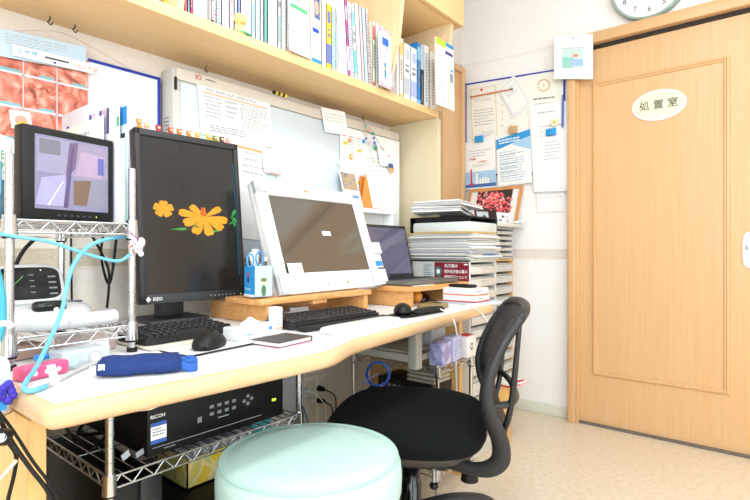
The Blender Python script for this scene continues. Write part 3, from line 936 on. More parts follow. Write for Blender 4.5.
g = G(); p = at(573, 38, X=XR-.07); g.tube([p, p+Vector((-.006, 0, .003)), p+Vector((-.008, -.004, -.008))], .0018, STEEL); solo(g, 'pin', 'small metal hook above the watercolour card', 'hook')
g = G(); g.tube([at(460, 67, X=2.745), at(466, 84, X=XR-.014)], .0007, STEEL, n=4); g.tube([at(460, 67, X=2.745), at(510, 57, X=XR-.005), at(554, 46, X=XR-.02)], .0005, STEEL, n=4)
g.tube([at(459, 68, X=2.74), at(461, 65, X=2.74), at(462, 67, X=2.74)], .002, STEEL)
solo(g, 'hanging_wire', 'thin wire running from the casing hook to the pin board', 'wire')
# ------------------------------------------------------------ the desk
def chaikin(P, n):
    for _ in range(n):
        Q = [P[0]]
        for a, b in zip(P, P[1:]):
            Q += [(a[0]*.75+b[0]*.25, a[1]*.75+b[1]*.25), (a[0]*.25+b[0]*.75, a[1]*.25+b[1]*.75)]
        Q.append(P[-1]); P = Q
    return P
DZ = .70
path = [(.240, 1.54), (.240, .9), (.240, .80), (.243, .770), (.268, .762), (.32, .760), (.55, .745), (.71, .736), (.76, .736), (.80, .748), (.87, .780), (.92, .793), (1.29, .836), (1.66, .878), (1.80, .892), (1.835, .902), (1.838, .94), (1.838, 1.54)]
front = chaikin(path, 2)
dk = thing('desk', 'long white topped desk with a rounded beech edge and a stepped front', 'desk', (1.04, 1.2, 0))
def off(P, d):
    out = []
    for i, p in enumerate(P):
        a, b = P[max(i-1, 0)], P[min(i+1, len(P)-1)]
        t = Vector((b[0]-a[0], b[1]-a[1])); t.normalize()
        out.append((p[0]-t.y*d, p[1]+t.x*d))
    return out
g = G()
prof = [(.016, .7003), (.009, .7003), (.003, .697), (0, .691), (0, .679), (.003, .672), (.009, .6665), (.016, .6665)]
R_ = [off(front, d) for d, z in prof]
n = len(front)
vs = [Vector((R_[k][i][0], R_[k][i][1], prof[k][1])) for k in range(len(prof)) for i in range(n)]
fs = [(k*n+i, k*n+i+1, (k+1)*n+i+1, (k+1)*n+i) for k in range(len(prof)-1) for i in range(n-1)]
fs += [tuple(k*n for k in range(len(prof))), tuple(k*n+n-1 for k in range(len(prof)))]
g.faces(vs, fs, WOODE, True); g.build('edge_band', dk, True)
g = G()
fp = off(front, .0152); n = len(fp)
vs = [Vector((x, y, z)) for z in (.700, .6672) for x, y in fp]+[Vector((x, 1.545, z)) for z in (.700, .6672) for x, y in fp]
fs = []
for i in range(n-1):
    fs += [(i, i+1, 2*n+i+1, 2*n+i), (n+i+1, n+i, 3*n+i, 3*n+i+1), (i+1, i, n+i, n+i+1), (2*n+i, 2*n+i+1, 3*n+i+1, 3*n+i)]
g.faces(vs, fs, LAM); g.build('desktop', dk, True)
g = G(); g.box((.249, .86, 0), (.272, 1.5, .662), WOODP, .001); g.build('side_panel', dk, True)
g = G(); g.box((1.79, 1.03, 0), (1.815, 1.5, .662), WOODP, .001); g.build('side_panel', dk, True)

# ------------------------------------------------------------ wire racks
def post(g, x, y, z0, z1, r=.0075):
    g.cyl((x, y, z0), (x, y, z1), r, CHROME, 16)
    z = z0+.02
    while z < z1-.01:
        g.cyl((x, y, z), (x, y, z+.0012), r*1.04, STEEL, 16)
        z += .0254
    g.sph((x, y, z1), (r, r, r*.4), CHROME)
    g.cyl((x, y, z0-.001), (x, y, z0+.008), r*1.4, BLACK, 12)
def wire_shelf(g, x0, x1, y0, y1, z, h=.022, r=.0019, pitch=.03, pr=.0075):
    for zz in (z, z-h):
        for a, b in (((x0, y0), (x1, y0)), ((x0, y1), (x1, y1)), ((x0, y0), (x0, y1)), ((x1, y0), (x1, y1))):
            g.cyl((a[0], a[1], zz), (b[0], b[1], zz), r*1.25, CHROME, 6)
    def zig(a, b):
        L = math.dist(a, b); n = max(2, int(L/.02)); n += n % 2
        pts = []
        for k in range(n+1):
            t = k/n
            pts.append((a[0]+(b[0]-a[0])*t, a[1]+(b[1]-a[1])*t, z if k % 2 else z-h))
        for p, q in zip(pts, pts[1:]):
            g.cyl(p, q, r*.9, CHROME, 5, caps=False)
    zig((x0, y0), (x1, y0)); zig((x0, y0), (x0, y1)); zig((x1, y0), (x1, y1))
    n = int((x1-x0)/.022)
    for k in range(1, n):
        x = x0+(x1-x0)*k/n
        g.cyl((x, y0, z+.001), (x, y1, z+.001), r*.8, CHROME, 5, caps=False)
    for k in (1/3, 2/3):
        y = y0+(y1-y0)*k
        g.cyl((x0, y, z-.001), (x1, y, z-.001), r, CHROME, 5, caps=False)
    for x in (x0, x1):
        for y in (y0, y1):
            g.cyl((x, y, z-h-.008), (x, y, z+.008), pr*1.75, CHROME, 18, pr*1.45); g.cyl((x, y, z-h-.012), (x, y, z-h-.008), pr*1.5, BLACK, 14)
def rack(x0, x1, y0, y1, z0, z1, shelves, label, group=None):
    t = thing('wire_rack', label, 'rack', ((x0+x1)/2, (y0+y1)/2, z0), group=group)
    for x in (x0, x1):
        for y in (y0, y1):
            g = G(); post(g, x, y, z0, z1); g.build('post', t, True)
    for z in shelves:
        g = G(); wire_shelf(g, x0, x1, y0, y1, z); g.build('wire_shelf', t, True)
    return t
rack(.278, .492, 1.06, 1.45, DZ+.0015, 1.08, (.755, .966), 'small chrome wire rack standing on the left end of the desk')
rack(.401, .856, .95, 1.40, .001, .648, (.15, .50), 'chrome wire rack under the left half of the desk')
rack(1.53, 1.775, .97, 1.37, .001, .503, (.12, .49), 'chrome wire rack under the right end of the desk')

# small surveillance monitor on the rack
mo = thing('small_monitor', 'small black monitor showing a split camera picture on the wire rack', 'monitor', (.300, 1.070, .9685), rot=(.0, 0, .20))
W_, H_ = .178, .174
g = G(); g.box((0, 0, 0), (W_, .030, H_), BLACK, .004); g.box((.04, .03, .03), (W_-.04, .05, H_-.04), BLACK, .004)
for k in range(6): g.box((.062+k*.012, -.0012, .008), (.069+k*.012, .001, .012), mat('#2E2E32', .4), .0005)
g.build('casing', mo)
f = Fr((.021, -.0006, .021), (W_-.034, 0, 0), (0, 0, H_-.036))
def em(h, e=.10): return mat(h, .25, emit=e, var=.1, scale=60)
g = G(); g.slab(f, .002, em('#7E7A96'))
g.quad(f, .02, .5, .5, .97, em('#8C88A2')); g.quad(f, .05, .75, .32, .95, em('#6E6C78'), .0006); g.quad(f, .5, .45, .98, .97, em('#8A8098'))
g.faces([f.p(u, v, .0007) for u, v in ((.44, .95), (.56, .97), (.52, .6), (.38, .4))], [(0, 1, 2, 3)], em('#6A5470'))
g.faces([f.p(u, v, .0008) for u, v in ((.6, .86), (.95, .82), (.9, .5), (.52, .5))], [(0, 1, 2, 3)], em('#A08CA4'))
g.faces([f.p(u, v, .0007) for u, v in ((0, .05), (.36, .05), (.4, .5), (.08, .42))], [(0, 1, 2, 3)], em('#9A96BC'))
g.faces([f.p(u, v, .0009) for u, v in ((.5, .08), (.68, .08), (.74, .45), (.5, .42))], [(0, 1, 2, 3)], em('#6E5648'))
g.faces([f.p(u, v, .0009) for u, v in ((.68, .06), (.98, .05), (.98, .5), (.74, .45))], [(0, 1, 2, 3)], em('#7C7C8C'))
g.faces([f.p(u, v, .001) for u, v in ((.36, .03), (.42, .03), (.5, .9), (.47, .9))], [(0, 1, 2, 3)], em('#54486E'))
g.faces([f.p(u, v, .001) for u, v in ((.15, .05), (.17, .05), (.36, .4), (.35, .4))], [(0, 1, 2, 3)], em('#D8D4E8'))
g.quad(f, .84, .55, .93, .8, em('#5A5A98'), .001)
g.build('screen', mo)
g = G(); g.disc(Fr((0, -.0008, 0), (W_, 0, 0), (0, 0, H_)), .78, .06, .0012, .0012, mat('#A8E83A', .3, emit=2.), n=8); g.build('power_light', mo)

# files standing on the rack
def pfile(x0, x1, y0, y1, h, m, label, marks=None, ry=0.):
    t = thing('file_folder', label, 'folder', ((x0+x1)/2, (y0+y1)/2, .9685), rot=(0, ry, 0), group='files standing on the small wire rack')
    dx, dy = (x1-x0)/2, (y1-y0)/2
    g = G(); g.box((-dx, -dy, 0), (dx, dy, h), m, .0006)
    f = Fr((-dx, dy, 0), (0, -2*dy, 0), (0, 0, h))
    if marks: marks(g, f)
    g.build('cover', t)
def dm1(g, f):
    g.quad(f, .1, .84, .16, .88, NAVY); 
    for k, c in enumerate(('#3A4FA8', '#E8C0D0', '#DCE0F0', '#5A4A9A', '#C8A0B8', '#4A4A80')): g.quad(f, .55+k*.06, .70, .595+k*.06, .9, mat(c, .6))
    g.quad(f, .62, .66, .82, .69, mat('#2A9A8A', .6)); g.quad(f, .6, .45, .96, .64, mat('#EBC58E', .6)); g.quad(f, .6, .1, .96, .44, mat('#BFD4E2', .6))
    g.disc(f, .66, .54, .008, .008, INKD); g.disc(f, .67, .54, .0075, .0075, WHITE, .0009); g.disc(f, .84, .57, .008, .008, WHITE, .0009); g.disc(f, .76, .56, .003, .003, GREEN)
def dm2(g, f):
    g.quad(f, .05, .3, .7, .78, mat('#EFF0DC', .6)); g.quad(f, .3, .4, .55, .7, mat('#D8EAC0', .6), .0006); g.lines(f, .05, .82, .7, .9, 1, INKL)
pfile(.469, .472, 1.145, 1.38, .235, mat('#E6EADF', .3), 'clear file with a pale green page nearest the small monitor', dm2)
pfile(.4765, .4785, 1.10, 1.40, .278, mat('#DDDDE6', .35), 'tall clear file with colour bars and an orange panel', dm1)
pfile(.4790, .4808, 1.090, 1.38, .262, mat('#EFEAE6', .35), 'white file with green and orange page tabs', lambda g, f: (g.quad(f, .86, .78, 1, .86, GREEN), g.quad(f, .9, .5, .96, .54, ORG)))
pfile(.4812, .4836, 1.080, 1.36, .178, mat('#F0F0F2', .35), 'shorter white ring file beside the tall clear files')
pfile(.4840, .4856, 1.077, 1.36, .178, mat('#E8DCC4', .4), 'cream file between the white and the teal one')
pfile(.4860, .4884, 1.075, 1.36, .180, mat('#9CC6CC', .35), 'pale teal file near the right end of the row')
pfile(.4888, .4908, 1.075, 1.36, .255, mat('#DCE8F4', .35), 'white brochure with blue print sticking up behind the teal file', lambda g, f: (g.quad(f, .85, .82, 1, .97, BLUE), g.quad(f, .9, .6, .97, .75, INKD)))
# pens and cards left of the small monitor
def stick(p0, p1, r, m, label, name='pen', tip=None):
    g = G(); g.cyl(p0, p1, r, m, 10); p0, p1 = Vector(p0), Vector(p1)
    if tip: g.cyl(p1, p1+(p1-p0)*.3, r*.9, tip, 10)
    solo(g, name, label, 'pen', 'pens beside the small monitor')
cup = thing('pen_cup', 'dark pen cup at the left end of the wire rack', 'cup', (.308, 1.21, .969))
g = G(); g.lathe((0, 0, 0), [(.02, 0), (.022, .003), (.024, .08), (.0225, .08), (.0205, .004)], mat('#2D5A70', .4), 20); g.build('cup', cup)
stick((.300, 1.20, .974), (.294, 1.185, 1.085), .004, mat('#8FC4E0', .4), 'light blue marker leaning in the pen cup', tip=WHITE)
stick((.312, 1.205, .974), (.312, 1.19, 1.09), .005, mat('#2A6A94', .4), 'dark blue highlighter in the pen cup', tip=mat('#E8DADA', .4))
stick((.318, 1.22, .974), (.326, 1.215, 1.10), .004, mat('#D6A53A', .4), 'ochre pencil in the pen cup')
g = G(); f = Fr((.290, 1.24, 1.04), (.055, .02, -.012), (-.004, 0, .115)); g.slab(f, .001, PAPER); g.text('ほの', f, .6, .62, .026, GREEN, .001, True); g.text('ほり', f, .35, .4, .026, GREEN, .001, True)
g.box((.300, 1.238, .969), (.304, 1.242, 1.05), WHITE)
solo(g, 'card', 'white card with green lettering behind the pen cup', 'card')

# blood pressure monitor on the lower shelf of the rack
bp = thing('blood_pressure_monitor', 'white blood pressure monitor with a tilted black display on the rack', 'medical device', (.366, 1.19, .7575))
SHELL = mat('#D4D5D6', .3, var=.01)
g = G()
rg = []
for z, sx, sy, yo in ((0, .80, .9, 0), (.006, .96, 1.0, 0), (.02, 1., 1., 0), (.034, .98, .96, .003), (.044, .9, .85, .01), (.047, .6, .5, .02)):
    rg.append([Vector((x*sx, y*sy+yo, z)) for x, y in ssq(.080, .115, 36, 3.2)])
g.rings(rg, SHELL); g.build('base', bp)
g = G(); f = Fr((-.090, -.035, .048), (.128, 0, 0), (0, .034, .078))
M_ = Matrix.Translation(f.p(.5, .5)) @ Matrix((f.a.normalized(), f.b.normalized(), f.n)).transposed().to_4x4()
t1 = ssq(f.w*.5, f.h*.5, 36, 4)
g.rings([[M_ @ Vector((x*s, y*s, z)) for x, y in t1] for z, s in ((-.05, .8), (-.03, .98), (-.004, 1.), (.001, .97), (.002, .9))], SHELL); g.build('head', bp)
g = G(); g.prism([(x*.86, y*.80) for x, y in ssq(f.w*.5, f.h*.5, 36, 5)], .0018, .0032, BLACKG, M_)
f2 = Fr(M_ @ Vector((-f.w*.43, -f.h*.4, .0036)), f.a*.86, f.b*.8)
for v in (.2, .38, .56, .74): g.quad(f2, .5, v, .58, v+.03, INK); g.quad(f2, .8, v-.08, .93, v-.03, INK)
g.lines(f2, .06, .3, .16, .8, 8, mat('#6E9A50', .5), fill=.3); g.faces([f2.p(.12, .25, .0005), f2.p(.14, .25, .0005), f2.p(.42, .72, .0005), f2.p(.41, .74, .0005)], [(0, 1, 2, 3)], mat('#5C8A58', .5)); g.disc(f2, .7, .9, .0015, .0015, WHITE, n=8)
g.build('display', bp)
g = G(); g.rings([[Vector((x-.012, y-.085, z)) for x, y in ssq(a, a*.5, 28, 3)] for z, a in ((.036, .030), (.052, .028), (.056, .022))], BLACKG); g.sph((-.005, -.102, .040), (.005, .004, .005), WHITE); g.build('front_hatch', bp)
g = G(); g.prism([(x+.055, y-.02) for x, y in ssq(.016, .009, 20, 2.5)], .045, .0475, mat('#26305E', .4)); g.build('button', bp)
g = G(); g.cyl((-.078, -.06, .02), (-.086, -.06, .02), .011, GREYP, 14); g.cyl((-.086, -.06, .02), (-.0865, -.06, .02), .006, BLACK, 12); g.build('air_port', bp)
g = G(); p, q = Vector((.384, 1.078, .7735)), Vector((.470, 1.090, .7745))
g.cyl(p, q, .0145, SHELL, 24); g.sph(p, (.007, .0145, .0145), SHELL, 16); g.cyl(q, q+Vector((.001, 0, 0)), .008, INKL, 14)
solo(g, 'thermometer_case', 'white rounded cylinder lying on the front of the rack shelf', 'case')

# hoses
TUBEG = mat('#C5C6C4', .4)
h1 = thing('air_hose', 'light blue air hose looping from the rack down to the desk', 'hose', (.30, 1.0, .705))
g = G(); g.tube([at(127, 237, Y=1.10), at(108, 239, Y=1.06), at(88, 247, Y=1.045), at(73, 266, Y=1.04), at(66, 290, Y=1.035), at(62, 310, Y=1.03), at(52, 335, Y=1.02), at(38, 364, Y=.955), at(26, 382, Y=.89), at(24, 389, Z=.708), at(32, 391, Z=.705), at(46, 386, Z=.705)], .0038, HOSE, n=12, sub=6); g.build('tube', h1, True)
g = G(); g.tube([at(46, 386, Z=.705), at(60, 379, Z=.705), at(80, 369, Z=.705), at(97, 362, Z=.706)], .0034, TUBEG, n=10); g.build('grey_end', h1, True)
g = G(); f = Fr(at(52, 388, Z=.706)+Vector((0, 0, .004)), (.012, .004, .0), (-.006, .002, .03)); g.slab(f, .001, WHITE); g.lines(f, .1, .2, .9, .8, 4, INKL, seed=9); g.build('tag', h1, True)
h2 = thing('air_hose', 'light blue air hose running along the upper rack shelf', 'hose', (.30, 1.05, .93))
g = G(); g.tube([at(-12, 231, Y=1.08), at(12, 236, Y=1.045), at(50, 242, Y=1.045), at(90, 255, Y=1.045), at(118, 261, Y=1.045), at(130, 254, Y=1.045)],   .0032, HOSE, n=12, sub=6); g.build('tube', h2, True)
g = G(); g.tube([at(-10, 250, Y=1.0), at(1, 290, Y=1.0), at(2, 325, Y=1.0), at(-6, 352, Y=1.0)], .006, mat('#3FA6BC', .35), n=10, sub=5)
solo(g, 'air_hose', 'teal hose hanging at the far left behind the pump bottle', 'hose')
# black cables against the wall behind the rack
def cable(pts, r, m, label, name='cable', Y=None, group=None):
    g = G(); g.tube([at(*p, Y=Y) if len(p) == 2 else Vector(p) for p in pts], r, m, n=8, sub=5)
    return solo(g, name, label, 'cable', group)
cable([(36, 238), (24, 250), (15, 268), (8, 300)], .0045, BLACK, 'black cable bending down at the left of the rack', Y=1.40)
cable([(92, 236), (99, 248), (108, 268), (109, 285), (107, 308)], .0038, BLACK, 'black cable crossing to the right behind the rack', Y=1.50)
cable([(104, 232), (101, 252), (104, 272), (109, 284), (113, 268), (117, 232)], .0038, BLACK, 'black cable hanging in a loop behind the rack', Y=1.53)
g = G(); g.tube([at(71, 232, Y=1.56), at(72, 305, Y=1.56)], .0025, BLACK, n=6, sub=1); g.box((at(69, 240, Y=1.56).x-.01, 1.556, .72), (at(69, 240, Y=1.56).x, YB, .95), mat('#DAD5CC', .6)); solo(g, 'cable_duct', 'thin beige cable duct with a black cable on the wall behind the rack', 'cable duct')
# plush charm hanging on the rack post
cc = thing('charm', 'pink and white plush charm hanging from the rack post', 'charm', tuple(at(138, 258, Y=1.035)))
p = at(138, 245, Y=1.035)
FAB = ramp_mat('floral_fabric', 'noise', [(.38, '#D8485A'), (.45, '#F6E4E2'), (.6, '#F8ECEA'), (.66, '#6A86C8')], tex_scale=170, rough=.8, detail=1)
g = G(); g.sph(p+Vector((0, 0, -.006)), (.010, .008, .012), FAB, 14); g.sph(p+Vector((-.008, 0, .006)), (.006, .005, .010), FAB, 12); g.sph(p+Vector((.007, 0, .005)), (.008, .006, .011), mat('#F4C9C9', .7), 12); g.sph(p+Vector((-.010, 0, -.004)), (.009, .006, .006), FAB, 12); g.sph(p+Vector((.006, .0, -.018)), (.006, .005, .006), mat('#F6E6E2', .7), 12); g.build('body', cc, True)
g = G(); g.tube([at(127, 231, Y=1.045), at(133, 236, Y=1.04), p+Vector((0, 0, .008))], .0009, mat('#C83A5A', .6), n=5); g.tube([at(129, 231, Y=1.045), at(137, 238, Y=1.04), p+Vector((.002, 0, .008))], .0009, mat('#5A3A9A', .6), n=5); g.build('cord', cc, True)

# small things on the desk under and before the rack
def dbox(name, label, cat, c, size, m, rz=0., z=DZ, bev=.003, extra=None, group=None):
    t = tag(thing(name, label, cat, (c[0], c[1], z+.0012), rz, group), label, cat, group)
    g = G(); g.box((-size[0]/2, -size[1]/2, 0), (size[0]/2, size[1]/2, size[2]), m, bev)
    f = Fr((-size[0]/2, -size[1]/2, 0), (size[0], 0, 0), (0, 0, size[2]))
    ft = Fr((-size[0]/2, -size[1]/2, size[2]), (size[0], 0, 0), (0, size[1], 0))
    if extra: extra(g, f, ft)
    o = g.build('body', t)
    return t
PINK = mat('#E85A8A', .35)
dbox('pill_box', 'pink plastic box with three round studs on the desk under the rack', 'box', (.298, .965, 0), (.078, .028, .022), PINK, .28, extra=lambda g, f, ft: [g.disc(f, .25+.25*k, .45, .0042, .0042, WHITE) for k in range(3)] or g.quad(f, .02, .78, .98, .84, mat('#F6B8CC', .4)))
dbox('clear_case', 'clear plastic case holding round white lids under the rack', 'case', (.372, 1.005, 0), (.085, .05, .032), mat('#D5DDE2', .2, alpha=.6), .12, extra=lambda g, f, ft: (g.disc(f, .66, .5, .012, .012, mat('#B8BBBE', .4)), g.disc(f, .66, .5, .008, .008, mat('#D8DADC', .4), .0012), g.disc(f, .2, .5, .011, .01, mat('#BFDDE4', .4))))
dbox('tray', 'pale pink transparent tray at the right under the rack shelf', 'tray', (.440, 1.16, 0), (.085, .09, .028), mat('#F0D4D2', .3, alpha=.6), .1)
dbox('box', 'small white cardboard box before the pink transparent tray', 'box', (.435, 1.095, 0), (.04, .03, .026), WHITE, .1)
dbox('box', 'brown cardboard box behind the clear case under the rack', 'box', (.325, 1.16, 0), (.06, .05, .028), mat('#A8897A', .7), .1)
g = G(); g.cyl(at(35, 358, Y=1.03), at(74, 352, Y=1.04), .0055, mat('#2E86D8', .35), 10); f = Fr(at(42, 361, Y=1.022), (.06, .001, .004), (0, 0, .008)); g.text('OMRON  BP', f, .5, .5, .006, WHITE, .0025)
solo(g, 'marker_pen', 'bright blue pen lying on the clear case under the rack', 'pen')
g = G(); g.cyl((.415, .985, DZ+.001), (.415, .985, DZ+.012), .009, mat('#F08A7A', .4), 14); solo(g, 'cap', 'small coral round cap beside the pink box', 'cap')
# blue arm cuff
CUFF = mat('#15306C', .85, var=.15, scale=150, bump=.2)
cf = thing('arm_cuff', 'folded dark blue arm cuff lying on the front of the desk', 'cuff', (.414, .860, DZ+.001), -.56)
g = G()
for (zo, yo, L, a, b) in ((.0135, 0, .064, .026, .0135), (.022, .004, .060, .020, .009)):
    rg = []
    for k in range(9):
        t = -1+k/4; s = 1 if abs(t) < .9 else .88
        rg.append([Vector((t*L, y*s+yo+.002*math.sin(k*2), z*s+zo+.001*math.sin(k*1.7))) for y, z in ssq(a, b, 24, 2.8)])
    g.rings(rg, CUFF)
g.build('cuff', cf)
g = G()
for k in range(4):
    rg = []
    for j in range(5):
        t = j/4
        rg.append([Vector((.062+t*.03, y*(1-t*.2)-.014+k*.009, z+.010+.006*(k % 2)-t*.004+.003*math.sin(j*2+k))) for y, z in ssq(.0035, .008, 14, 2.2)])
    g.rings(rg, mat('#2E5CA8', .85, bump=.2))
g.build('folded_strap', cf)
g = G(); f = Fr((-.068, -.0245, .008), (.03, 0, 0), (0, 0, .022)); g.text('M 腕', f, .22, .5, .011, WHITE, .002, True); g.build('print', cf)
# pump bottle in its holder at the left end
pb = thing('pump_bottle', 'white pump bottle of hand gel hung at the left end of the desk', 'bottle', (.213, .905, .672))
g = G(); g.lathe((0, 0, 0), [(.022, 0), (.025, .004), (.025, .07), (.020, .080), (.009, .085), (.009, .09)], mat('#DDE8F2', .25), 28); g.build('bottle', pb)
g = G(); g.lathe((0, 0, .088), [(.013, 0), (.013, .018), (.006, .022), (.005, .035), (.012, .036), (.012, .045), (.008, .048)], WHITE, 24); g.tube([(0, 0, .130), (.02, -.006, .131), (.026, -.008, .125)], .0045, WHITE, n=8); g.build('pump', pb)
g = G(); f = Fr((-.014, -.0255, .008), (.028, 0, 0), (0, 0, .055)); g.quad(f, 0, 0, 1, .5, BLUE, .0012); g.lines(f, .1, .6, .9, .95, 3, INKL); g.build('bottle_label', pb)
for z in (.0, .03):
    g = G(); g.tube([(.0265*math.cos(a), .0265*math.sin(a), z) for a in [k*PI/6 for k in range(12)]], .0012, STEEL, closed=True, sub=2); g.build('holder_ring', pb)
g = G()
R = random.Random(4); p = at(6, 392, Y=.875)
for k in range(9):
    a = k*.7
    g.sph(p+Vector((.012*math.cos(a)*R.uniform(.4, 1), -.004*R.random(), .014*math.sin(a)*R.uniform(.4, 1))), (.006, .004, .006), mat('#3A2AA8', .6), 8)
solo(g, 'ribbon_bow', 'violet ribbon rosette tied in front of the pump bottle', 'ribbon')
# ------------------------------------------------------------ tall portrait monitor
DARK = mat('#2B2C2F', .5, var=.05)
SCRD = mat('#262422', .22, var=.12, scale=8, spec=.6)
W_, H_ = .325, .492
ez = thing('desktop_monitor', 'tall dark portrait monitor showing an orange flower on the desk', 'monitor', (.653, 1.350, DZ+.0015), rotz=-.055)
TM = T(0, 0, .062, rx=-.10)
g = G()
g.box((0, .006, 0), (W_, .04, H_), DARK, .004, TM)
for a, b in (((0, 0), (W_, .026)), ((0, H_-.019), (W_, H_)), ((0, 0), (.015, H_)), ((W_-.015, 0), (W_, H_))):
    g.box((a[0], 0, a[1]), (b[0], .02, b[1]), DARK, .0015, TM)
g.box((.05, .04, .08), (W_-.05, .07, H_-.08), DARK, .01, TM)
g.build('casing', ez)
def tf_(x, z, d=0.): return TM @ Vector((x, -d, z))
o_ = tf_(.015, .026, -.0055)
f = Fr(o_, tf_(W_-.015, .026, -.0055)-o_, tf_(.015, H_-.019, -.0055)-o_)
g = G(); g.slab(f, .001, SCRD); 
PET = mat('#D98A14', .4, emit=.3, var=.12, scale=60); PET2 = mat('#C8680E', .4, emit=.2, var=.1)
LEAF = mat('#2E8A3A', .4, emit=.22)
def petal(cx, cy, a, L, wd, m, d, sq=.62):
    pts = []
    for t, k in ((0, .12), (.3, .5), (.6, .9), (.82, 1), (.94, .8), (1.0, .35), (.95, 0), (1.0, -.35), (.94, -.8), (.82, -1), (.6, -.9), (.3, -.5), (0, -.12)):
        x, y = L*t*math.cos(a)-wd*k*math.sin(a), L*t*math.sin(a)+wd*k*math.cos(a)
        pts.append(f.p(0, 0, d)+f.a.normalized()*(cx*f.w+x)+f.b.normalized()*(cy*f.h+y*sq))
    g.faces(pts, [tuple(range(len(pts)))], m)
for k, (a_, L_, w_) in enumerate(((2.95, .082, .014), (3.55, .072, .016), (4.25, .074, .016), (4.95, .074, .016), (5.65, .076, .015), (6.15, .080, .015), (.62, .070, .012), (2.35, .060, .012))):
    petal(.62, .500, a_, L_, w_, PET, .0006+k*.00005, .78)
for k in range(16):
    g.disc(f, .612+.026*math.sin(k*2.4)*(1-k/30), .512+.003*k, .004, .005, (PET2, mat('#A8400A', .4, emit=.2))[k % 2], .0013+k*2e-6, n=8)
for k in range(5):
    petal(.20, .540, k*1.25+.3, .030, .013, PET, .0006+k*.00004, .8)
for (cx, cy, a, L) in ((.26, .41, .1, .05), (.60, .42, 2.7, .035), (.68, .40, .3, .03), (.93, .50, 1.2, .05), (.90, .46, .6, .04), (.97, .44, 1.6, .05)):
    petal(cx, cy, a, L, .006, LEAF, .0007)
g.quad(f, .985, .1, 1, .9, mat('#1C4A60', .3), .0004)
g.build('screen', ez)
g = G(); fb = Fr(tf_(0, 0, .0004), tf_(W_, 0, .0004)-tf_(0, 0, .0004), tf_(0, .026, .0004)-tf_(0, 0, .0004))
g.faces([fb.p(.035, .5, .0004), fb.p(.055, .2, .0004), fb.p(.075, .5, .0004), fb.p(.055, .82, .0004)], [(0, 1, 2, 3)], WHITE); g.text('EIZO', fb, .135, .5, .012, WHITE, .0005, True)
g.disc(fb, .94, .45, .0016, .0016, mat('#B4E84A', .3, emit=1.5), n=8)
for k in range(7): g.quad(fb, .62+k*.04, .42, .637+k*.04, .56, mat('#8A8C90', .4))
g.build('bezel_print', ez)
g = G(); g.box((W_/2-.13, .02, 0), (W_/2+.05, .17, .012), DARK, .005); g.box((W_/2-.085, .07, .01), (W_/2-.005, .11, .30), DARK, .01); g.build('stand', ez)

# row of little figures along the top of the tall monitor
FC = ['#F0962E', '#F2C4A8', '#D8384E', '#E0402E', '#EE7E2C', '#F08E2E', '#F2C236', '#D2CE3A', '#6F9A3E', '#4E3426', '#F0A0A8']
FN = ['orange', 'pale peach', 'crimson', 'scarlet', 'dark orange', 'bright orange', 'yellow', 'lime yellow', 'green', 'dark brown', 'pink']
FX_ = [137.5, 144, 154.6, 166, 174.6, 184, 192.7, 204, 211.4, 218.7, 226]
wm = WM[ez.name]
inv = wm.inverted()
for k, px in enumerate(FX_):
    t_ = (px-132)/102*W_
    p = wm @ (TM @ Vector((max(t_+.004, .01), .021, H_)))
    t = thing('bear_figure', FN[k]+' little bear figure in the row on top of the tall monitor', 'toy', (p.x, p.y, p.z-.0008), -.1, 'little figures on top of the tall monitor')
    s = 1.9 if k == 0 else 1.3
    m = mat(FC[k], .35)
    pale = mat('#F3CFA6', .4) if k not in (9,) else mat('#E8D8B8', .4)
    g = G(); g.sph((0, 0, .0045*s), (.0062, .006, .0050*s), m, 10); g.sph((-.006, -.002, .005*s), (.002, .002, .004), m, 6); g.sph((.006, -.002, .005*s), (.002, .002, .004), m, 6); g.build('body', t)
    g = G(); g.sph((0, 0, .0125*s), (.0082, .0075, .0072), m, 12)
    for q in (-1, 1): g.sph((q*.006, 0, .0125*s+.0065), (.0026, .002, .0026), m, 6)
    g.build('head', t)
    g = G(); g.sph((0, -.005, .0118*s), (.0052, .0035, .0045), pale, 8); g.build('face', t)

# ------------------------------------------------------------ keyboards, mice
KEY = mat('#1E1E20', .45, var=.1); KEYP = mat('#C9CBD0', .6)
def keyboard(loc, rz, W, D, rows, cols, label, base, seed=1):
    t = thing('keyboard', label, 'keyboard', loc, rz)
    g = G(); g.prism([(x, y) for x, y in ssq(W/2, D/2, 36, 14)], 0, .014, base); g.build('base', t)
    g = G(); R = random.Random(seed)
    kp = (W-.016)/cols; kd = (D-.02)/rows
    for r in range(rows):
        z0 = .014; lift = .002+.0016*r
        c = 0
        while c < cols:
            span = 1
            if r == 0 and c == 4: span = 5
            elif c == 0 and r in (1, 2): span = 2
            x0 = -W/2+.008+c*kp; x1 = x0+kp*span-.002
            y0 = -D/2+.010+r*kd; y1 = y0+kd-.002
            a = [(x0, y0), (x1, y0), (x1, y1), (x0, y1)]
            i = .0022
            vs = [Vector((x, y, z0-.001)) for x, y in a]+[Vector((x, y, z0+lift+.005)) for x, y in ((x0+i, y0+i*.6), (x1-i, y0+i*.6), (x1-i, y1-i*1.4), (x0+i, y1-i*1.4))]
            g.faces(vs, [(4, 5, 6, 7), (0, 1, 5, 4), (1, 2, 6, 5), (2, 3, 7, 6), (3, 0, 4, 7)], KEY)
            z = z0+lift+.0053
            g.faces([Vector((x0+i*1.5, y1-i*2.2-.004, z)), Vector((x0+i*1.5+.003, y1-i*2.2-.004, z)), Vector((x0+i*1.5+.003, y1-i*2.2-.0005, z)), Vector((x0+i*1.5, y1-i*2.2-.0005, z))], [(0, 1, 2, 3)], KEYP)
            c += span
    g.build('keys', t)
    return t
g = G(); g.box((-.122, -.085, 0), (.122, .085, .006), mat('#E4DCC8', .45), .003)
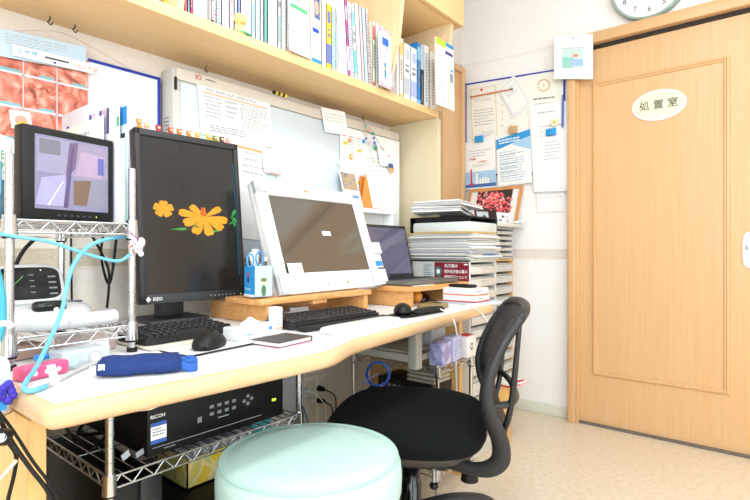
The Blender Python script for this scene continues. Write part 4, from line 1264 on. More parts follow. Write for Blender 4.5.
t_ = g.build('keyboard_board', loc=(.632, 1.118, DZ+.0012), rot=(0, 0, .06)); tag(t_, 'cream keyboard board lying under the compact black keyboard', 'board')
keyboard((.632, 1.122, DZ+.0082), .06, .236, .130, 5, 13, 'compact black keyboard in front of the tall monitor', BLACKM)
g = G(); g.box((.53, .920, DZ+.001), (.755, 1.022, DZ+.004), BLACKM, .001); g.box((.531, .924, DZ+.004), (.754, 1.021, DZ+.0052), mat('#ECECEA', .6)); 
for v in g.bm.verts:
    c, s = math.cos(.10), math.sin(.10); x, y = v.co.x-.64, v.co.y-.97; v.co.x, v.co.y = .64+c*x-s*y, .97+s*x+c*y
solo(g, 'mouse_pad', 'white mouse pad with a black underside under the left mouse', 'mouse pad')
def mouse(loc, rz, label, sc_=1., m=BLACK):
    t = thing('computer_mouse', label, 'mouse', loc, rz)
    g = G(); rg = []
    for z, s, yo in ((0, .9, 0), (.004, 1, 0), (.012, 1.0, 0), (.022, .88, -.003), (.030, .66, -.006), (.035, .36, -.008), (.0365, .1, -.009)):
        rg.append([Vector((x*s*sc_, (y*s+yo)*sc_, z*sc_)) for x, y in ssq(.031, .053, 28, 2.5)])
    g.rings(rg, m); g.build('shell', t)
    g = G(); g.cyl((-.003*sc_, .030*sc_, .026*sc_), (.003*sc_, .030*sc_, .026*sc_), .008*sc_, mat('#3A3A3E', .4), 14); g.build('scroll_wheel', t)
    return t
mouse((.606, .953, DZ+.0058), -1.0, 'large black mouse on the white pad in front of the compact keyboard', .92)
keyboard((1.062, 1.064, DZ+.0012), -.03, .355, .135, 6, 18, 'full size black keyboard partly under the pine riser', BLACKM, 2)
g = G(); g.box((-.178, -.02, 0), (.175, .02, .010), BLACKM, .004); o = g.build('palm_rest', loc=(1.062, .970, DZ+.001), rot=(0, 0, -.03)); tag(o, 'thin black palm rest before the full size keyboard', 'palm rest')
g = G()
g.rings([[Vector((x*s, y*s, z)) for x, y in ssq(.150, .032, 40, 7)] for z, s in ((0, .99), (.003, 1), (.010, 1), (.014, .96), (.015, .9))], MILKY)
o = g.build('wrist_rest', loc=(1.045, .900, DZ+.0012), rot=(0, 0, .04)); tag(o, 'translucent white wrist rest near the front edge of the desk', 'wrist rest')
pd = thing('mouse_pad', 'black gel mouse pad with a raised wrist cushion on the right of the desk', 'mouse pad', (1.385, .955, DZ+.0012), .0)
g = G(); g.prism(ssq(.13, .045, 40, 4), 0, .004, BLACK); g.build('pad', pd)
g = G(); g.rings([[Vector((x*s+.04, y*s-.018, z)) for x, y in ssq(.085, .024, 32, 3)] for z, s in ((.003, .98), (.010, 1), (.017, .85), (.019, .5))], BLACKM); g.build('wrist_cushion', pd)
mouse((1.325, .972, DZ+.0058), -.9, 'black mouse on the gel pad at the right of the desk', .95)
mouse((1.72, 1.16, DZ+.0012), -1.2, 'black mouse under the laptop riser beside the orange ball', .95, BLACKG)
g = G(); g.sph((1.66, 1.15, DZ+.026), .024, mat('#F0962A', .5, bump=.2), 18); solo(g, 'ball', 'orange ball under the laptop riser', 'ball')
g = G(); g.rings([[Vector((x*s, y*s, z)) for x, y in ssq(.07, .042, 32, 3.5)] for z, s in ((0, .97), (.004, 1), (.012, 1), (.016, .94), (.017, .8))], mat('#8E7A4E', .4)); g.lathe((.03, 0, .017), [(.02, 0), (.018, .001), (0, .001)], mat('#3A3426', .4), 20)
o = g.build('spectacle_case', loc=(1.555, 1.005, DZ+.001), rot=(0, 0, .1)); tag(o, 'flat olive brown case between the gel pad and the books', 'case')

# notebook, wipes, white card stand
nb = thing('notebook', 'dark brown notebook lying near the front edge of the desk', 'notebook', (.757, .895, DZ+.0012), .12)
g = G(); g.box((-.055, -.042, .0), (.055, .042, .0015), mat('#3E3430', .5)); g.box((-.055, -.042, .0095), (.055, .042, .011), mat('#3E3430', .5)); g.box((.053, -.042, 0), (.055, .042, .011), mat('#3E3430', .5)); g.build('cover', nb)
g = G(); g.box((-.053, -.0405, .0015), (.052, .0405, .0095), mat('#E9DCD6', .7)); g.build('pages', nb)
g = G(); g.box((-.056, -.046, -.0), (.053, .04, .0008), mat('#E8A0B8', .7)); 
for v in g.bm.verts: v.co += Vector((.757, .893, DZ+.0003))
solo(g, 'paper_sheet', 'pink sheet edge showing under the dark notebook', 'paper')
wp = dbox('wipes_case', 'clear case with white wipes and small blue print between keyboard and notebook', 'case', (.738, .988, 0), (.125, .05, .030), MILKY, .12, z=DZ+.0045, extra=lambda g, f, ft: (g.text('Cleaner', f, .28, .4, .009, BLUE), g.quad(f, .78, .5, .86, .75, BLUE), g.quad(ft, .45, .3, .6, .42, BLACK)))
g = G(); g.rings([[Vector((x*s, y*s, z)) for x, y in ssq(.03, .014, 20, 2.5)] for z, s in ((0, 1), (.005, .8), (.010, .4), (.016, .15))], WHITE)
for v in g.bm.verts: v.co += Vector((.738, .99, DZ+.0365))
solo(g, 'tissue', 'crumpled white tissue on top of the clear wipes case', 'tissue')
dbox('card_box', 'upright white card box against the left leg of the pine riser', 'box', (.868, 1.055, 0), (.026, .03, .060), WHITE, .0, extra=lambda g, f, ft: (g.quad(f, .05, .06, .95, .12, ORG), g.lines(f, .1, .2, .9, .8, 5, INKL)))

# ------------------------------------------------------------ pine risers
r1 = thing('desk_riser', 'pine monitor riser standing over the full size keyboard', 'riser', (1.12, 1.22, DZ+.001))
g = G(); g.box((.878, 1.130, .757), (1.358, 1.300, .773), PINE, .002); g.build('top_board', r1, True)
g = G(); g.box((.905, 1.138, DZ+.001), (.925, 1.42, .757), PINE, .001); g.build('side_board', r1, True)
g = G(); g.box((1.328, 1.138, DZ+.001), (1.346, 1.40, .757), PINE, .001); g.build('side_board', r1, True)
g = G(); g.box((.925, 1.32, DZ+.001), (1.328, 1.338, .757), PINE, .001); g.build('back_board', r1, True)
g = G(); g.box((1.08, 1.134, .745), (1.14, 1.30, .757), PINE, .001); g.build('batten', r1, True)
r2 = thing('desk_riser', 'pine riser with a wavy right support carrying the laptop', 'riser', (1.66, 1.22, DZ+.001))
g = G(); g.box((1.500, 1.065, .757), (1.93, 1.40, .777), PINE, .002); g.build('top_board', r2, True)
g = G(); g.box((1.515, 1.075, DZ+.001), (1.533, 1.38, .757), PINE, .001); g.build('side_board', r2, True)
g = G(); g.prism([(1.08, .701), (1.10, .715), (1.075, .728), (1.085, .742), (1.075, .757), (1.38, .757), (1.38, .701)], 1.80, 1.82, PINE, Matrix(((0, 0, 1, 0), (1, 0, 0, 0), (0, 1, 0, 0), (0, 0, 0, 1)))); g.build('side_board', r2, True)
g = G(); g.box((1.533, 1.36, DZ+.001), (1.80, 1.38, .757), PINE, .001); g.build('back_board', r2, True)
# papers under the first riser
for k, (x, y, rz, lab) in enumerate(((.98, 1.25, .3, 'folded white paper behind the keyboard under the riser'), (1.12, 1.27, -.2, 'folded white paper deeper under the middle of the riser'))):
    g = G(); g.prism([(-.05, -.04), (.05, -.04), (.05, .04), (-.05, .04)], 0, .012, WHITE); g.prism([(-.03, -.03), (.04, -.03), (0, .04)], .012, .024, PAPER)
    tag(g.build('paper', loc=(x, y, DZ+.001), rot=(0, 0, rz)), lab, 'paper')

# ------------------------------------------------------------ white pen display on the first riser
DW, DH = .518, .372
dp = thing('pen_display', 'white bezelled pen display leaning back on the pine riser', 'monitor', (.974, 1.160, .7745), rotz=.05)
TM = T(0, 0, .004, rx=-.33)
WB = mat('#E9EBEE', .35, var=.01)
g = G(); g.box((0, .008, 0), (DW, .040, DH), WB, .008, TM)
for a, b in (((0, 0), (DW, .066)), ((0, DH-.046), (DW, DH)), ((0, 0), (.046, DH)), ((DW-.048, 0), (DW, DH))):
    g.box((a[0], 0, a[1]), (b[0], .02, b[1]), WB, .003, TM)
g.build('casing', dp)
f = Fr(TM @ Vector((.044, .0055, .064)), TM @ Vector((DW-.046, .0055, .064))-TM @ Vector((.044, .0055, .064)), TM @ Vector((.044, .0055, DH-.044))-TM @ Vector((.044, .0055, .064)))
g = G(); g.slab(f, .001, mat('#5A5148', .08, var=.06, scale=6, spec=1.)); g.quad(f, .50, .50, .60, .56, mat('#D8CBE8', .3, emit=.6), .0004)
g.build('screen', dp)
fb = Fr(TM @ Vector((0, -.0004, 0)), TM @ Vector((DW, -.0004, 0))-TM @ Vector((0, -.0004, 0)), TM @ Vector((0, -.0004, DH))-TM @ Vector((0, -.0004, 0)))
for k in range(5):
    g = G(); g.disc(fb, .46+.02*k, .945, .003, .003, GREYP, .0012, 10); g.build('button', dp)
g = G(); g.box((.06, .04, .0), (.34, .115, .006), WB, .003); g.box((.16, .075, .0), (.26, .09, .12), WB, .006, T(0, 0, 0, rx=-.1)); g.build('stand', dp)
wd = WM[dp.name]
def sticker(u0, v0, u1, v1, m, label, deco=None, d=.0016, rot=0.):
    F_ = Fr(wd @ fb.p(u0, v0, d), wd.to_3x3() @ (fb.a*(u1-u0)), wd.to_3x3() @ (fb.b*(v1-v0)))
    if rot:
        q = Matrix.Rotation(rot, 3, F_.n); F_ = Fr(F_.o, q @ F_.a, q @ F_.b)
    g = G(); g.slab(F_, .0006, m)
    if deco: deco(g, F_)
    solo(g, 'memo_slip', label, 'memo', 'paper slips stuck on the pen display')
ln = lambda seed: (lambda g, f: g.lines(f, .1, .2, .9, .8, 4, INKL, fill=.3, seed=seed))
sticker(.02, .02, .22, .155, PAPER, 'white memo slip at the lower left corner of the pen display', ln(51))
sticker(.24, .02, .46, .165, PAPER, 'white memo with a small cat drawing under the screen middle', lambda g, f: (ln(52)(g, f), g.disc(f, .8, .3, .006, .004, mat('#C9A36A', .6), .001)))
sticker(.48, .02, .80, .165, PAPER, 'wide white memo with a tan cat drawing under the screen right', lambda g, f: (ln(53)(g, f), g.disc(f, .4, .3, .006, .005, mat('#C9963A', .6), .001)))
sticker(.10, .165, .22, .26, PAPER, 'small blank memo overlapping the lower left screen corner', None, .003)
sticker(.03, .905, .22, .985, mat('#F4EDEE', .7), 'pale pink lined slip at the upper left of the pen display', ln(54))
sticker(.24, .915, .33, .985, mat('#F2F2EC', .7), 'small pale slip left of the orange marked slip', None)
sticker(.34, .88, .45, .96, mat('#F3EEDC', .7), 'cream slip with an orange mark on the top bezel', lambda g, f: g.quad(f, .55, .7, 1, 1, mat('#F0A070', .6)))
sticker(.58, .885, .73, .955, PAPER, 'blank white slip on the top bezel right of the buttons', None)
sticker(.76, .885, .90, .955, PAPER, 'blank white slip nearest the top right corner of the display', None)
sticker(.925, .72, .995, .97, mat('#E9ECF6', .7), 'pale blue edged slip high on the right bezel', lambda g, f: (g.quad(f, 0, .9, 1, 1, mat('#5A86D0', .6)), g.quad(f, .3, .1, .7, .6, mat('#F3D8B8', .6))))
sticker(.93, .46, .99, .70, mat('#EDEDF0', .7), 'narrow printed slip in the middle of the right bezel', ln(55))
sticker(.95, .34, 1.09, .46, mat('#EDEFD8', .7), 'pale yellow slip curling off the right edge of the display', None, .003)
sticker(.97, .19, 1.06, .33, mat('#F0F2F8', .7), 'slip with a bright blue label on the lower right bezel', lambda g, f: g.quad(f, .05, .1, .95, .5, BLUE), .003)
sticker(.90, .01, 1.07, .17, mat('#E4F1E6', .7), 'pale green slip at the lower right corner of the display', None, .004)

# pen box with scissors beside the display
px_ = thing('pen_box', 'blue and pale cardboard pen box at the left end of the pine riser', 'pen holder', (.912, 1.185, .779), -.12)
g = G(); s_ = .029
for a, b, m in (((-s_, -s_), (s_, -s_+.002), mat('#BFE0F4', .5)), ((-s_, -s_), (-s_+.002, s_), mat('#2F9BE0', .5)), ((s_-.002, -s_), (s_, s_), mat('#E8F2F8', .5)), ((-s_, s_-.002), (s_, s_), mat('#2F9BE0', .5))):
    g.box((a[0], a[1], 0), (b[0], b[1], .088), m)
g.box((-s_, -s_, 0), (s_, s_, .003), WHITE)
fl = Fr((-s_, s_, 0), (0, -2*s_, 0), (0, 0, .088)); fr = Fr((-s_, -s_, 0), (2*s_, 0, 0), (0, 0, .088))
g.disc(fl, .4, .72, .006, .006, RED); g.disc(fl, .4, .55, .005, .010, mat('#3A2A6A', .5)); g.text('Pocket', fl, .4, .25, .010, WHITE, .0008, True); g.quad(fl, 0, 0, 1, .08, WHITE)
g.disc(fr, .5, .2, .008, .016, mat('#4E7A4A', .5)); g.disc(fr, .5, .46, .008, .007, mat('#F0CFA8', .5), .0009); g.disc(fr, .5, .55, .010, .006, mat('#6A7A4A', .5), .001)
g.build('box', px_)
def inbox(p0, p1, r, m, label, name='pen'):
    g = G(); g.cyl(p0, p1, r, m, 10); solo(g, name, label, 'pen', 'pens in the blue box')
bx, by = .912, 1.185
inbox((bx, by+.010, .779), (bx-.012, by+.02, .905), .0045, WHITE, 'white pen standing behind the scissors')
inbox((bx+.014, by, .779), (bx+.030, by+.005, .890), .0045, mat('#E9E3DA', .4), 'cream pen leaning right in the blue box')
inbox((bx+.008, by-.012, .779), (bx+.016, by-.014, .880), .004, mat('#3A3F48', .4), 'dark grey pen at the front of the blue box')
inbox((bx-.016, by, .779), (bx-.026, by+.008, .880), .004, mat('#1E2A3A', .4), 'navy pen leaning left in the blue box')
inbox((bx+.002, by-.006, .779), (bx+.006, by-.002, .872), .004, mat('#C8CBD0', .3), 'silver pen in the middle of the blue box')
g = G(); g.box((bx-.010, by+.015, .775), (bx+.012, by+.017, .915), WHITE); solo(g, 'ruler', 'white ruler standing at the back of the blue box', 'ruler')
sz = thing('scissors', 'scissors with blue ring handles standing in the pen box', 'scissors', (bx-.005, by-.004, .78))
SB = mat('#4F9BDC', .35)
g = G(); c0 = Vector((bx-.010, by-.006, .870))
g.tube([c0+Vector((-.022+.011*math.cos(a), 0, .012+.019*math.sin(a))) for a in [k*PI/6 for k in range(12)]], .0026, SB, n=8, closed=True, sub=2)
g.build('handle', sz, True)
g = G(); g.tube([c0+Vector((.012+.012*math.cos(a), .003, .018+.021*math.sin(a))) for a in [k*PI/6 for k in range(12)]], .0026, SB, n=8, closed=True, sub=2); g.build('handle', sz, True)
g = G(); g.cyl(c0+Vector((-.016, 0, -.008)), c0+Vector((.004, 0, -.085)), .003, STEEL, 6, .0015); g.cyl(c0+Vector((.006, .002, -.004)), c0+Vector((.001, .003, -.085)), .003, STEEL, 6, .0015); g.build('blades', sz, True)
# dark bundle between the two monitors
g = G(); g.rings([[Vector((x*s, y*s, z)) for x, y in ssq(.018, .012, 16, 2.5)] for z, s in ((0, 1), (.05, 1), (.08, .8), (.10, .4))], mat('#3A3B44', .6, var=.2))
o = g.build('pouch', loc=(.952, 1.262, .774)); tag(o, 'dark grey pouch standing between the two monitors', 'pouch')

# ------------------------------------------------------------ laptop on the second riser
lp = thing('laptop', 'open laptop with a grey body on the right pine riser', 'laptop', (1.692, 1.20, .778), rotz=0)
g = G(); g.rings([[Vector((x*s, y*s-.01, z)) for x, y in ssq(.185, .120, 40, 10)] for z, s in ((0, .97), (.004, 1), (.014, 1), (.016, .98))], mat('#6E6A66', .35, .3)); g.build('base', lp)
g = G()
for r in range(6):
    for c in range(16):
        x, y = -.165+c*.0208, .012+r*.0148-.015
        g.box((x, y, .0155), (x+.0185, y+.0125, .0178), KEY)
g.build('keys', lp)
g = G(); g.box((-.045, -.115, .0155), (.035, -.03, .0165), mat('#5A5652', .3)); g.build('touchpad', lp)
TL_ = T(0, .112, .014, rx=-.22)
g = G(); g.box((-.185, 0, 0), (.185, .008, .235), mat('#2A2828', .4), .003, TL_); g.build('lid', lp)
o_ = TL_ @ Vector((-.172, -.0006, .018)); f = Fr(o_, TL_ @ Vector((.172, -.0006, .018))-o_, TL_ @ Vector((-.172, -.0006, .222))-o_)
g = G(); g.slab(f, .0005, mat('#5F5A72', .1, spec=.9)); g.faces([f.p(.55, 0, .0004), f.p(1, 0, .0004), f.p(1, .35, .0004), f.p(.9, .33, .0004)], [(0, 1, 2, 3)], mat('#6A6680', .1, spec=.9)); g.build('screen', lp)
g = G(); g.text('hp', Fr(TL_ @ Vector((-.01, -.0006, .002)), (.02, 0, 0), TL_.to_3x3() @ Vector((0, 0, .014))), .5, .5, .010, GREYP); g.build('logo', lp)
g = G(); g.box((1.53, 1.068, .7775), (1.66, 1.10, .7795), PAPER); solo(g, 'paper_sheet', 'thin paper edge sticking out under the laptop front', 'paper')

# white corner shelf with calendars behind the display
ws = thing('letter_shelf', 'white open letter shelf with a flat top behind the laptop', 'shelf', (1.62, 1.46, DZ+.001))
g = G(); g.box((1.42, 1.42, 1.075), (1.885, 1.53-.05, 1.095), WHITE, .002); g.build('top_board', ws, True)
g = G(); g.box((1.42, 1.47, DZ+.001), (1.865, 1.48, 1.075), mat('#E2E0DA', .6)); g.build('back_panel', ws, True)
for x in (1.42, 1.848):
    g = G(); g.box((x, 1.42, DZ+.001), (x+.017, 1.47, 1.075), WHITE, .002); g.build('side_panel', ws, True)
g = G(); g.box((1.437, 1.422, .955), (1.848, 1.47, .97), WHITE, .002); g.build('shelf_board', ws, True)
ph = fr_px((344, 174), (360, 180), (353, 192), Y=1.44)
g = G(); f = Fr((1.565, 1.438, 1.097), (.105, 0, 0), (-.02, .03, .150)); g.slab(f, .002, WHITE); g.quad(f, .06, .48, .94, .97, ramp_mat('photo_print', 'noise', [(.35, '#6E7E8C'), (.5, '#B7A890'), (.6, '#D09A5A'), (.7, '#4E5E50')], tex_scale=60, rough=.4))
solo(g, 'postcard', 'leaning postcard with a group photograph on the white shelf', 'card')
dc = thing('desk_calendar', 'white desk calendar with an orange stand on the white shelf', 'calendar', (1.73, 1.445, 1.096))
g = G(); f = Fr((1.720, 1.424, 1.098), (.140, 0, 0), (-.022, .022, .160)); g.slab(f, .0015, PAPER); g.lines(f, .35, .82, .7, .88, 1, ORG, seed=61)
for r in range(5):
    for c in range(7): g.quad(f, .1+c*.12, .14+r*.12, .14+c*.12, .17+r*.12, INKL)
g.lines(f, .1, .03, .9, .07, 1, ORG, seed=62); g.build('page', dc, True)
g = G(); g.faces([Vector((1.685, 1.468, 1.098)), Vector((1.719, 1.424, 1.098)), Vector((1.697, 1.447, 1.258))], [(0, 1, 2), (2, 1, 0)], mat('#F08A2E', .5)); g.box((1.69, 1.472, 1.098), (1.85, 1.4745, 1.24), mat('#F08A2E', .5)); g.build('stand', dc, True)
# ------------------------------------------------------------ books and papers on the right end of the desk
for k, (lab, sz_, rz) in enumerate((('loose white papers spread on the right end of the desk', (.24, .20), -.1), ('grey printed booklet sticking past the right end of the desk', (.20, .15), -.25))):
    g = G(); g.box((-sz_[0]/2, -sz_[1]/2, 0), (sz_[0]/2, sz_[1]/2, .004), (PAPER, mat('#C8CCD6', .6))[k])
    f = Fr((-sz_[0]/2, -sz_[1]/2, .004), (sz_[0], 0, 0), (0, sz_[1], 0)); g.lines(f, .1, .1, .9, .9, 12, INKL, fill=.3, seed=70+k)
    tag(g.build('paper_sheets', loc=(1.765+.03*k, 1.0-.015*k, DZ+.001+.0045*k), rot=(0, 0, rz)), lab, 'paper')
def lbook(loc, rz, w, d, h, col, label, edge=PAPER, band=None):
    t = thing('book', label, 'book', loc, rz, 'books stacked on the right end of the desk')
    cm = mat(col, .5)
    g = G(); g.box((-w/2, -d/2, 0), (w/2, d/2, .0015), cm); g.box((-w/2, -d/2, h-.0015), (w/2, d/2, h), cm); g.box((-w/2, -d/2, 0), (w/2, -d/2+.0015, h), cm)
    if band: g.box((-w/2, -d/2-.0006, 0), (w/2+.0006, -d/2+.001, .004), band); g.box((-w/2-.0006, -d/2, 0), (-w/2+.001, d/2, .004), band)
    f = Fr((-w/2, -d/2, 0), (w, 0, 0), (0, 0, h)); g.lines(f, .1, .3, .6, .7, 1, INKL, fill=.8, seed=80)
    g.build('cover', t)
    g = G(); g.box((-w/2+.002, -d/2+.0015, .0015), (w/2-.002, d/2-.002, h-.0015), edge); g.build('pages', t)
lbook((1.79, 1.000, DZ+.011), .06, .125, .145, .024, '#F6EFE6', 'lower cream book with an orange foot band on the desk end', band=RED)
lbook((1.792, 1.004, DZ+.0355), .02, .122, .140, .028, '#F8F3EC', 'thick white book with an orange line under the black phone', band=mat('#E8602A', .5))
g = G(); g.rings([[Vector((x*s, y*s, z)) for x, y in ssq(.055, .03, 28, 5)] for z, s in ((0, .97), (.003, 1), (.009, 1), (.011, .95))], BLACK)
tag(g.build('phone', loc=(1.783, 1.01, DZ+.064), rot=(0, 0, 1.4)), 'black phone lying on top of the thick white book', 'phone')
# white cables hanging over the desk front
for k, P_ in enumerate(([at(440, 309, Z=.712), at(449, 314, Y=.875), at(455, 324, Y=.848), at(458, 345, Y=.85), at(456, 362, Y=.86), at(457, 400, Y=.88), at(458, 430, Y=.90)], [at(470, 307, Z=.715), at(480, 312, Y=.880), at(488, 322, Y=.875), at(493, 330, Y=.90), at(497, 345, Y=.93)])):
    g = G(); g.tube(P_, .0028, CABLEW, n=8, sub=5); solo(g, 'cable', ('white cable hanging straight down over the desk front', 'white cable curling over the right corner of the desk')[k], 'cable')

# ------------------------------------------------------------ drawer units and paper stacks at the right
def drawer_unit(name, label, x0, x1, y0, y1, z0, z1, n, frame, dm, group=None, castors=False):
    t = thing(name, label, 'drawers', ((x0+x1)/2, (y0+y1)/2, z0), group=group)
    g = G(); w = .010
    g.box((x0, y0, z0), (x0+w, y1, z1), frame, .002); g.box((x1-w, y0, z0), (x1, y1, z1), frame, .002)
    g.box((x0, y0, z1-w), (x1, y1, z1), frame, .002); g.box((x0, y0, z0), (x1, y1, z0+w), frame, .002); g.box((x0, y1-w, z0), (x1, y1, z1), frame)
    g.build('cabinet_frame', t, True)
    h = (z1-z0-2*w)/n
    for k in range(n):
        a = z0+w+k*h
        g = G(); g.box((x0+w+.002, y0+.006, a+.003), (x1-w-.002, y1-w-.01, a+h-.010), mat('#B3AFA7', .5), .002)
        g.box((x0+w+.002, y0-.004, a+.003), (x1-w-.002, y0+.004, a+h*.66), dm, .002)
        dr = g.build('drawer', t, True)
        g = G(); xm = (x0+x1)/2; g.box((xm-.03, y0-.010, a+h*.52), (xm+.03, y0-.003, a+h*.66), dm, .002); g.build('handle', dr, True)
    if castors:
        for x in (x0+.03, x1-.03):
            for y in (y0+.03, y1-.03):
                g = G(); g.cyl((x-.012, y, .0215), (x+.012, y, .0215), .021, BLACK, 16); g.cyl((x, y, .02), (x, y, z0+.002), .006, STEEL, 8); g.build('castor', t, True)
    return t
GD = mat('#CFCBC4', .35, var=.02)
drawer_unit('drawer_unit', 'grey drawer unit with a maroon poster on its side beyond the desk', 1.93, 2.185, 1.06, 1.37, .46, .868, 7, mat('#D2D2CE', .45), GD)
drawer_unit('drawer_unit', 'lower white drawer unit standing on the floor beyond the desk', 1.93, 2.185, 1.06, 1.37, .001, .458, 5, OFFW, GD)
drawer_unit('drawer_cabinet', 'wooden cabinet on castors with grey drawers beside the right wall', 2.41, 2.715, 1.215, 1.53, .05, .862, 13, WOODP, GD, castors=True)
drawer_unit('drawer_unit', 'grey letter drawer tower on top of the wooden cabinet', 2.42, 2.70, 1.21, 1.52, .864, 1.035, 5, mat('#C2C0BA', .45), GD)
g = G(); g.box((2.395, 1.165, 1.0365), (2.735, 1.50, 1.058), mat('#DAD7D0', .5), .003); solo(g, 'shallow_tray', 'flat pale grey tray on top of the letter drawer tower', 'tray')
# maroon poster taped on the unit side
g = G(); f = Fr((1.9285, 1.238, .775), (0, -.175, 0), (0, 0, .083)); g.slab(f, .0008, MAROON)
g.text('処方箋の', f, .50, .80, .017, WHITE, .001, True); g.text('院外処方後の薬の', f, .63, .50, .017, WHITE, .001, True, squeeze=.85); g.text('相談窓口について', f, .63, .2, .017, WHITE, .001, True, squeeze=.85); g.disc(f, .12, .5, .018, .022, mat('#2E7A78', .5)); g.disc(f, .12, .5, .009, .011, WHITE, .001); g.quad(f, .86, .86, .97, .93, WHITE)
solo(g, 'poster', 'maroon poster with white lettering on the side of the grey drawer unit', 'poster')
g = G(); f = Fr((1.9285, 1.300, .778), (0, -.055, 0), (0, 0, .075)); g.slab(f, .0008, mat('#BFC6C8', .6)); g.lines(f, .1, .1, .9, .9, 7, mat('#6E7C86', .6), seed=91)
solo(g, 'poster', 'small grey illustrated sheet left of the maroon poster', 'poster')
# stack of papers: each bundle one thing
random.seed(12)
STK = [('#E8E6E0', 'lowest pale bundle in the paper stack on the grey drawer unit'), ('#C8CCD2', 'grey bundle second from the bottom of the paper stack'), ('#F4F2EC', 'white bundle above the grey one in the paper stack'), ('#DDE6F2', 'bluish bundle in the middle of the paper stack'), ('#F2ECE2', 'cream bundle above the bluish one in the paper stack'), ('#D6D6D6', 'light grey magazine bundle in the upper paper stack'), ('#F8F8F6', 'white bundle jutting furthest right in the paper stack'), ('#F3C25A', 'amber folder under the clear case in the paper stack')]
z = .8695
for k, (c, lab) in enumerate(STK):
    g = G(); n_ = 5 if k < 7 else 1
    zz = 0
    for j in range(n_):
        dx, dy = random.uniform(-.014, .014), random.uniform(-.014, .014)
        hh = random.uniform(.0018, .0042) if k < 7 else .003
        w2, d2w = random.choice((.125, .13, .14)), random.choice((.155, .165))
        cc_ = mat(random.choice((c, c, '#F6F5F2', '#E9EAEC', '#DAD6CE')), .6) if k < 7 else mat(c, .5)
        g.box((-w2+dx, -d2w+dy, zz), (w2+dx, d2w+dy, zz+hh), cc_)
        zz += hh+.0001
    if k == 5: g.box((-.13, -.172, zz-.006), (-.128, -.07, zz), mat('#F0A23A', .5))
    if k == 1: g.box((-.02, -.172, .001), (.12, -.168, .005), mat('#3F74B8', .5))
    tag(g.build('paper_stack', loc=(2.055+(.02 if k == 6 else random.uniform(-.008, .008)), 1.215, z), rot=(0, 0, random.uniform(-.06, .06))), lab, 'papers', 'bundles of paper on the grey drawer unit')
    z += zz+.0003
zt = z
tr = thing('letter_tray', 'black open letter tray on top of the paper stack', 'tray', (2.08, 1.23, zt))
g = G(); g.box((1.955, 1.075, zt+.066), (2.225, 1.39, zt+.072), BLACK, .002); g.box((1.955, 1.075, zt+.048), (1.962, 1.39, zt+.070), BLACK); g.build('top_plate', tr, True)
g = G(); g.box((2.212, 1.075, zt), (2.225, 1.39, zt+.068), BLACK, .002); g.box((1.955, 1.36, zt), (1.965, 1.39, zt+.068), BLACK); g.build('side_plate', tr, True)
cs = thing('document_case', 'translucent white document case lying in the black tray', 'case', (2.06, 1.20, zt+.0005))
g = G(); g.box((1.935, 1.062, zt+.0005), (2.195, 1.36, zt+.042), mat('#DDE3DF', .3, alpha=.92), .005); g.build('body', cs, True)
g = G(); g.box((1.940, 1.067, zt+.042), (2.190, 1.355, zt+.0455), mat('#EDF2F0', .3, alpha=.9), .002); g.build('lid', cs, True)
zt2 = zt+.0725
random.seed(5)
for k, (cx, cy, w2, d2w, rz, hh, tilt, lab) in enumerate(((2.06, 1.27, .12, .12, .25, .026, .10, 'white leaflet bundle sliding off the top of the black tray'), (2.05, 1.24, .11, .12, .05, .022, .05, 'white envelope bundle lying highest on the black tray'))):
    g = G()
    for j in range(5): g.box((-w2+random.uniform(-.01, .01), -d2w+random.uniform(-.01, .01), j*hh/5), (w2, d2w, j*hh/5+hh/5.5), (WHITE, mat('#DFDEDA', .6))[j % 2])
    g.box((-w2+.02, -d2w-.001, hh*.4), (0, -d2w+.02, hh*.5), INK)
    tag(g.build('paper_stack', loc=(cx, cy, zt2+k*.040+w2*tilt), rot=(0, tilt, rz)), lab, 'papers')
# things on top of the tower: little frames and the firework picture
def framed(fr_, t, m_f, m_in, name, label, cat, bw, deco=None):
    th = thing(name, label, cat, tuple(fr_.o))
    g = G()
    u, v = bw/fr_.w, bw/fr_.h
    for q in ((0, 0, u, 1), (1-u, 0, 1, 1), (u, 0, 1-u, v), (u, 1-v, 1-u, 1)): g.slab(fr_, t, m_f, *q, d=t*.5)
    g.build('frame', th, True)
    g = G(); g.slab(fr_, t*.3, m_in, u*.9, v*.9, 1-u*.9, 1-v*.9)
    if deco: deco(g, fr_)
    g.build('picture', th, True)
FIRE = ramp_mat('night_sky_print', 'noise', [(.3, '#2A2226'), (.7, '#4A3A38')], tex_scale=10, rough=.3)
def dfire(g, f):
    g.quad(f, .17, .06, .83, .93, FIRE, .0006)
    R = random.Random(3)
    for (u, v, r) in ((.33, .74, .055), (.55, .62, .065), (.72, .50, .055), (.5, .72, .04)):
        for k in range(60):
            a = R.random()*2*PI; q = r*R.uniform(.2, 1)
            g.disc(f, u+q*math.cos(a)/f.w, v+q*math.sin(a)/f.h, .008, .006, mat(R.choice(('#F05A64', '#F48A8C', '#FAB8B4', '#E84A54')), .6), .0008+k*1e-6, 6)
f = Fr((2.725, 1.535, 1.060), (-.02, -.345, -.0), (.012, -.035, .215))
framed(f, .014, mat('#D9965A', .4), WHITE, 'picture_frame', 'wooden framed firework photograph leaning against the right wall', 'picture', .016, dfire)
f = Fr((2.50, 1.33, 1.060), (.11, -.03, 0), (.004, .016, .075))
framed(f, .008, mat('#4A1E20', .4), mat('#C9CFD6', .4), 'framed_photo', 'small dark red photo frame standing before the firework picture', 'photo frame', .008, lambda g, f: g.disc(f, .6, .4, .014, .018, mat('#5A4A3E', .5), .003))
g = G(); f = Fr((2.60, 1.25, 1.060), (.10, -.03, 0), (.003, .012, .062)); g.slab(f, .003, WHITE); g.quad(f, .35, .5, .5, .75, INKD); g.disc(f, .2, .3, .012, .007, mat('#6A7AB0', .5)); g.lines(f, .55, .2, .9, .7, 4, INKL, seed=95)
